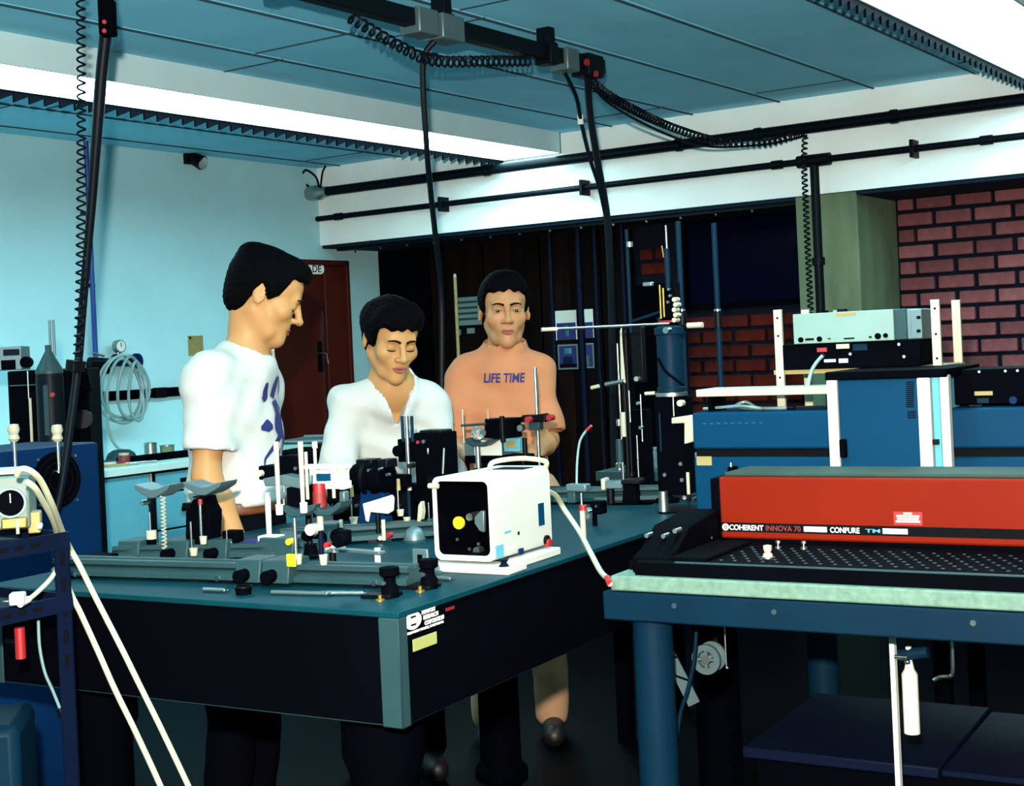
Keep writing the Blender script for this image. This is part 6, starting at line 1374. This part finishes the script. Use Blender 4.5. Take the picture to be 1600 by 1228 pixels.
J2 = std_legs(.90, .095, .16); J2.update(chest=(0, .06, 1.15), neck=(.008, -.045, 1.345), sl=(.130, .0, 1.285), sr=(-.138, .0, 1.285), el=(.180, -.06, 1.02), er=(-.190, -.07, 1.05), wl=(.11, -.28, 1.03), wr=(-.10, -.29, 1.03), hl=((-.3, -1, -.1), (0, 0, 1), 1, 35), hr=((.3, -1, -.1), (0, 0, 1), -1, 35))
S2 = dict(J=J2, head=(.0, -.105, 1.498), turn=(20, 14, 3), hs=1.06, skin=M.skin, lo=(-.36, -.58, 0), hi=(.36, .34, 1.9), shirt=shirt2, shirtmat=M.tee, pants=M.denim, waist=1.0, fw=.97, closed=True, w=.97,
          hair=hair_short(.005, .058, -.030, -.075, [((-.040, -.045, .075), (.046, .045, .042)), ((.035, -.035, .085), (.046, .05, .04)), ((-.050, .02, .06), (.046, .06, .055)), ((.05, .02, .05), (.040, .055, .055)), ((-.055, -.02, .035), (.030, .04, .04))]))
t2_, sh2, _ = build_person('dark-haired person in open-necked white shirt bending over the table', (p2w.x, p2w.y, 0), R_(14), S2)
nz_ = J2['neck'][2]
for s_ in (-1, 1): decal(sh2, sh2, 'collar', M.tee, [[(.012 + s_ * .056, nz_ + .010, .03), (.012 + s_ * .046, nz_ - .05, .045), (.012 + s_ * .022, nz_ - .115, .012)]], .006)
for k in range(2):
    q = (0.06, 0, 1.19 - .015 * k); hit = BVHTree.FromPolygons([v.co[:] for v in sh2.data.vertices], [p.vertices[:] for p in sh2.data.polygons]).ray_cast(Vector((.062, -1.5, 1.175 - .014 * k)), Vector((0, 1, 0)))[0]
    if hit: MB().cyl(hit + Vector((0, -.004, 0)), hit + Vector((0, .003, 0)), .0035).build('button', M.ink, sh2)

# ---- right man: orange t-shirt, facing the camera
p3w = at(787, 540, 5.25)
def shirt3(v, J, TR, W):
    v.el(J['chest'], (.160, .122, .19), TR, .05); v.el(lerp(J['pelvis'], J['chest'], .45), (.158, .13, .20), TR, .06); v.el(J['pelvis'], (.165, .135, .14), None, .06)
    v.rc(J['neck'], np.array(J['neck']) + [0, .0, -.04], .078, .09, .05)
    for s_ in ('l', 'r'):
        sh, e = J['s' + s_], J['e' + s_]; v.rc(lerp(J['neck'], sh, .3), sh, .056, .060, .05); v.rc(sh, lerp(sh, e, .98), .062, .064, .05)
    v.wrinkle(.010, 21, 4); v.wrinkle(.004, 46, 3)
    X, Y, Z = v.field()
    for s_ in ('l', 'r'):
        sh, e = np.array(J['s' + s_]), np.array(J['e' + s_]); d = (e - sh) / np.linalg.norm(e - sh); L_ = np.linalg.norm(e - sh); along = (X - sh[0]) * d[0] + (Y - sh[1]) * d[1] + (Z - sh[2]) * d[2]
        near = (X * np.sign(sh[0]) > .145) & (Z < sh[2] - .1); v.g = np.where(near, np.maximum(v.g, (along - L_ * .90).astype(np.float32)), v.g); v.rc(lerp(sh, e, .62), lerp(sh, e, 1.15), .048, .056, .01, 's')
    v.g = np.maximum(v.g, (.93 - Z + .01 * np.sin(12 * X)).astype(np.float32)); v.rc(J['neck'] + np.array([0, -.01, .05]), J['neck'] + np.array([0, -.03, .15]), .072, .085, .008, 's')
    v.rc(J['neck'] + np.array([0, -.004, .028]), J['neck'] + np.array([0, -.004, .032]), .084, .084, .01)
    v.rc(J['neck'] + np.array([0, -.008, .02]), J['neck'] + np.array([0, -.02, .15]), .068, .080, .006, 's')
J3 = std_legs(.92, .10, .03); J3.update(chest=(0, .0, 1.24), neck=(.005, -.012, 1.418), sl=(.118, .0, 1.36), sr=(-.142, .0, 1.36), el=(.145, -.05, 1.11), er=(-.205, -.05, 1.10), wl=(.105, -.26, 1.085), wr=(-.135, -.27, 1.085), hl=((-.25, -1, .05), (.4, 0, 1), 1, 45), hr=((.35, -1, .05), (-.3, 0, 1), -1, 45))
S3 = dict(J=J3, head=(.008, -.030, 1.588), turn=(3, 6, 1), hs=1.12, skin=M.skin2, lo=(-.36, -.55, 0), hi=(.36, .25, 1.9), shirt=shirt3, shirtmat=M.orange, pants=M.khaki, waist=.98, fw=.95,
          hair=hair_short(.003, .066, -.010, -.07, [((0, -.03, .105), (.055, .05, .028)), ((-.03, -.055, .085), (.04, .03, .025)), ((.03, -.055, .085), (.04, .03, .025))]), w=1.0)
t3, sh3, _ = build_person('man in orange t-shirt with blue lettering facing the camera', (p3w.x, p3w.y, 0), R_(0), S3)
mt_ = text_mesh('LIFE TIME', .05, .0, .0014); mt_.name = 'lettering'; mt_.materials.clear(); mt_.materials.append(M.inkblue)
bm = bmesh.new(); bm.from_mesh(mt_); bmesh.ops.triangulate(bm, faces=bm.faces); bmesh.ops.subdivide_edges(bm, edges=[e for e in bm.edges if e.calc_length() > .008], cuts=2); bm.to_mesh(mt_); bm.free()
bv3 = BVHTree.FromPolygons([v.co[:] for v in sh3.data.vertices], [p.vertices[:] for p in sh3.data.polygons])
xs_ = [v.co.x for v in mt_.vertices]; x0_ = min(xs_); sc_ = .148 / (max(xs_) - x0_); yy_ = max(v.co.y for v in mt_.vertices)
a_ = p3w; zl0 = 1.46 - (601 - 540.6) * 5.25 / FPX + .014; xl0 = (754 - 787) * 5.25 / FPX
for v in mt_.vertices:
    x = xl0 + (v.co.x - x0_) * sc_; z = zl0 + v.co.y / yy_ * .033 - (v.co.x - x0_) * sc_ * .03; x += (z - zl0) * .12
    hit = bv3.ray_cast(Vector((x, -1.5, z)), Vector((0, 1, 0)))[0]; v.co = Vector((x, (hit.y if hit else -.13) - .004, z))
obj('lettering', mt_, sh3)
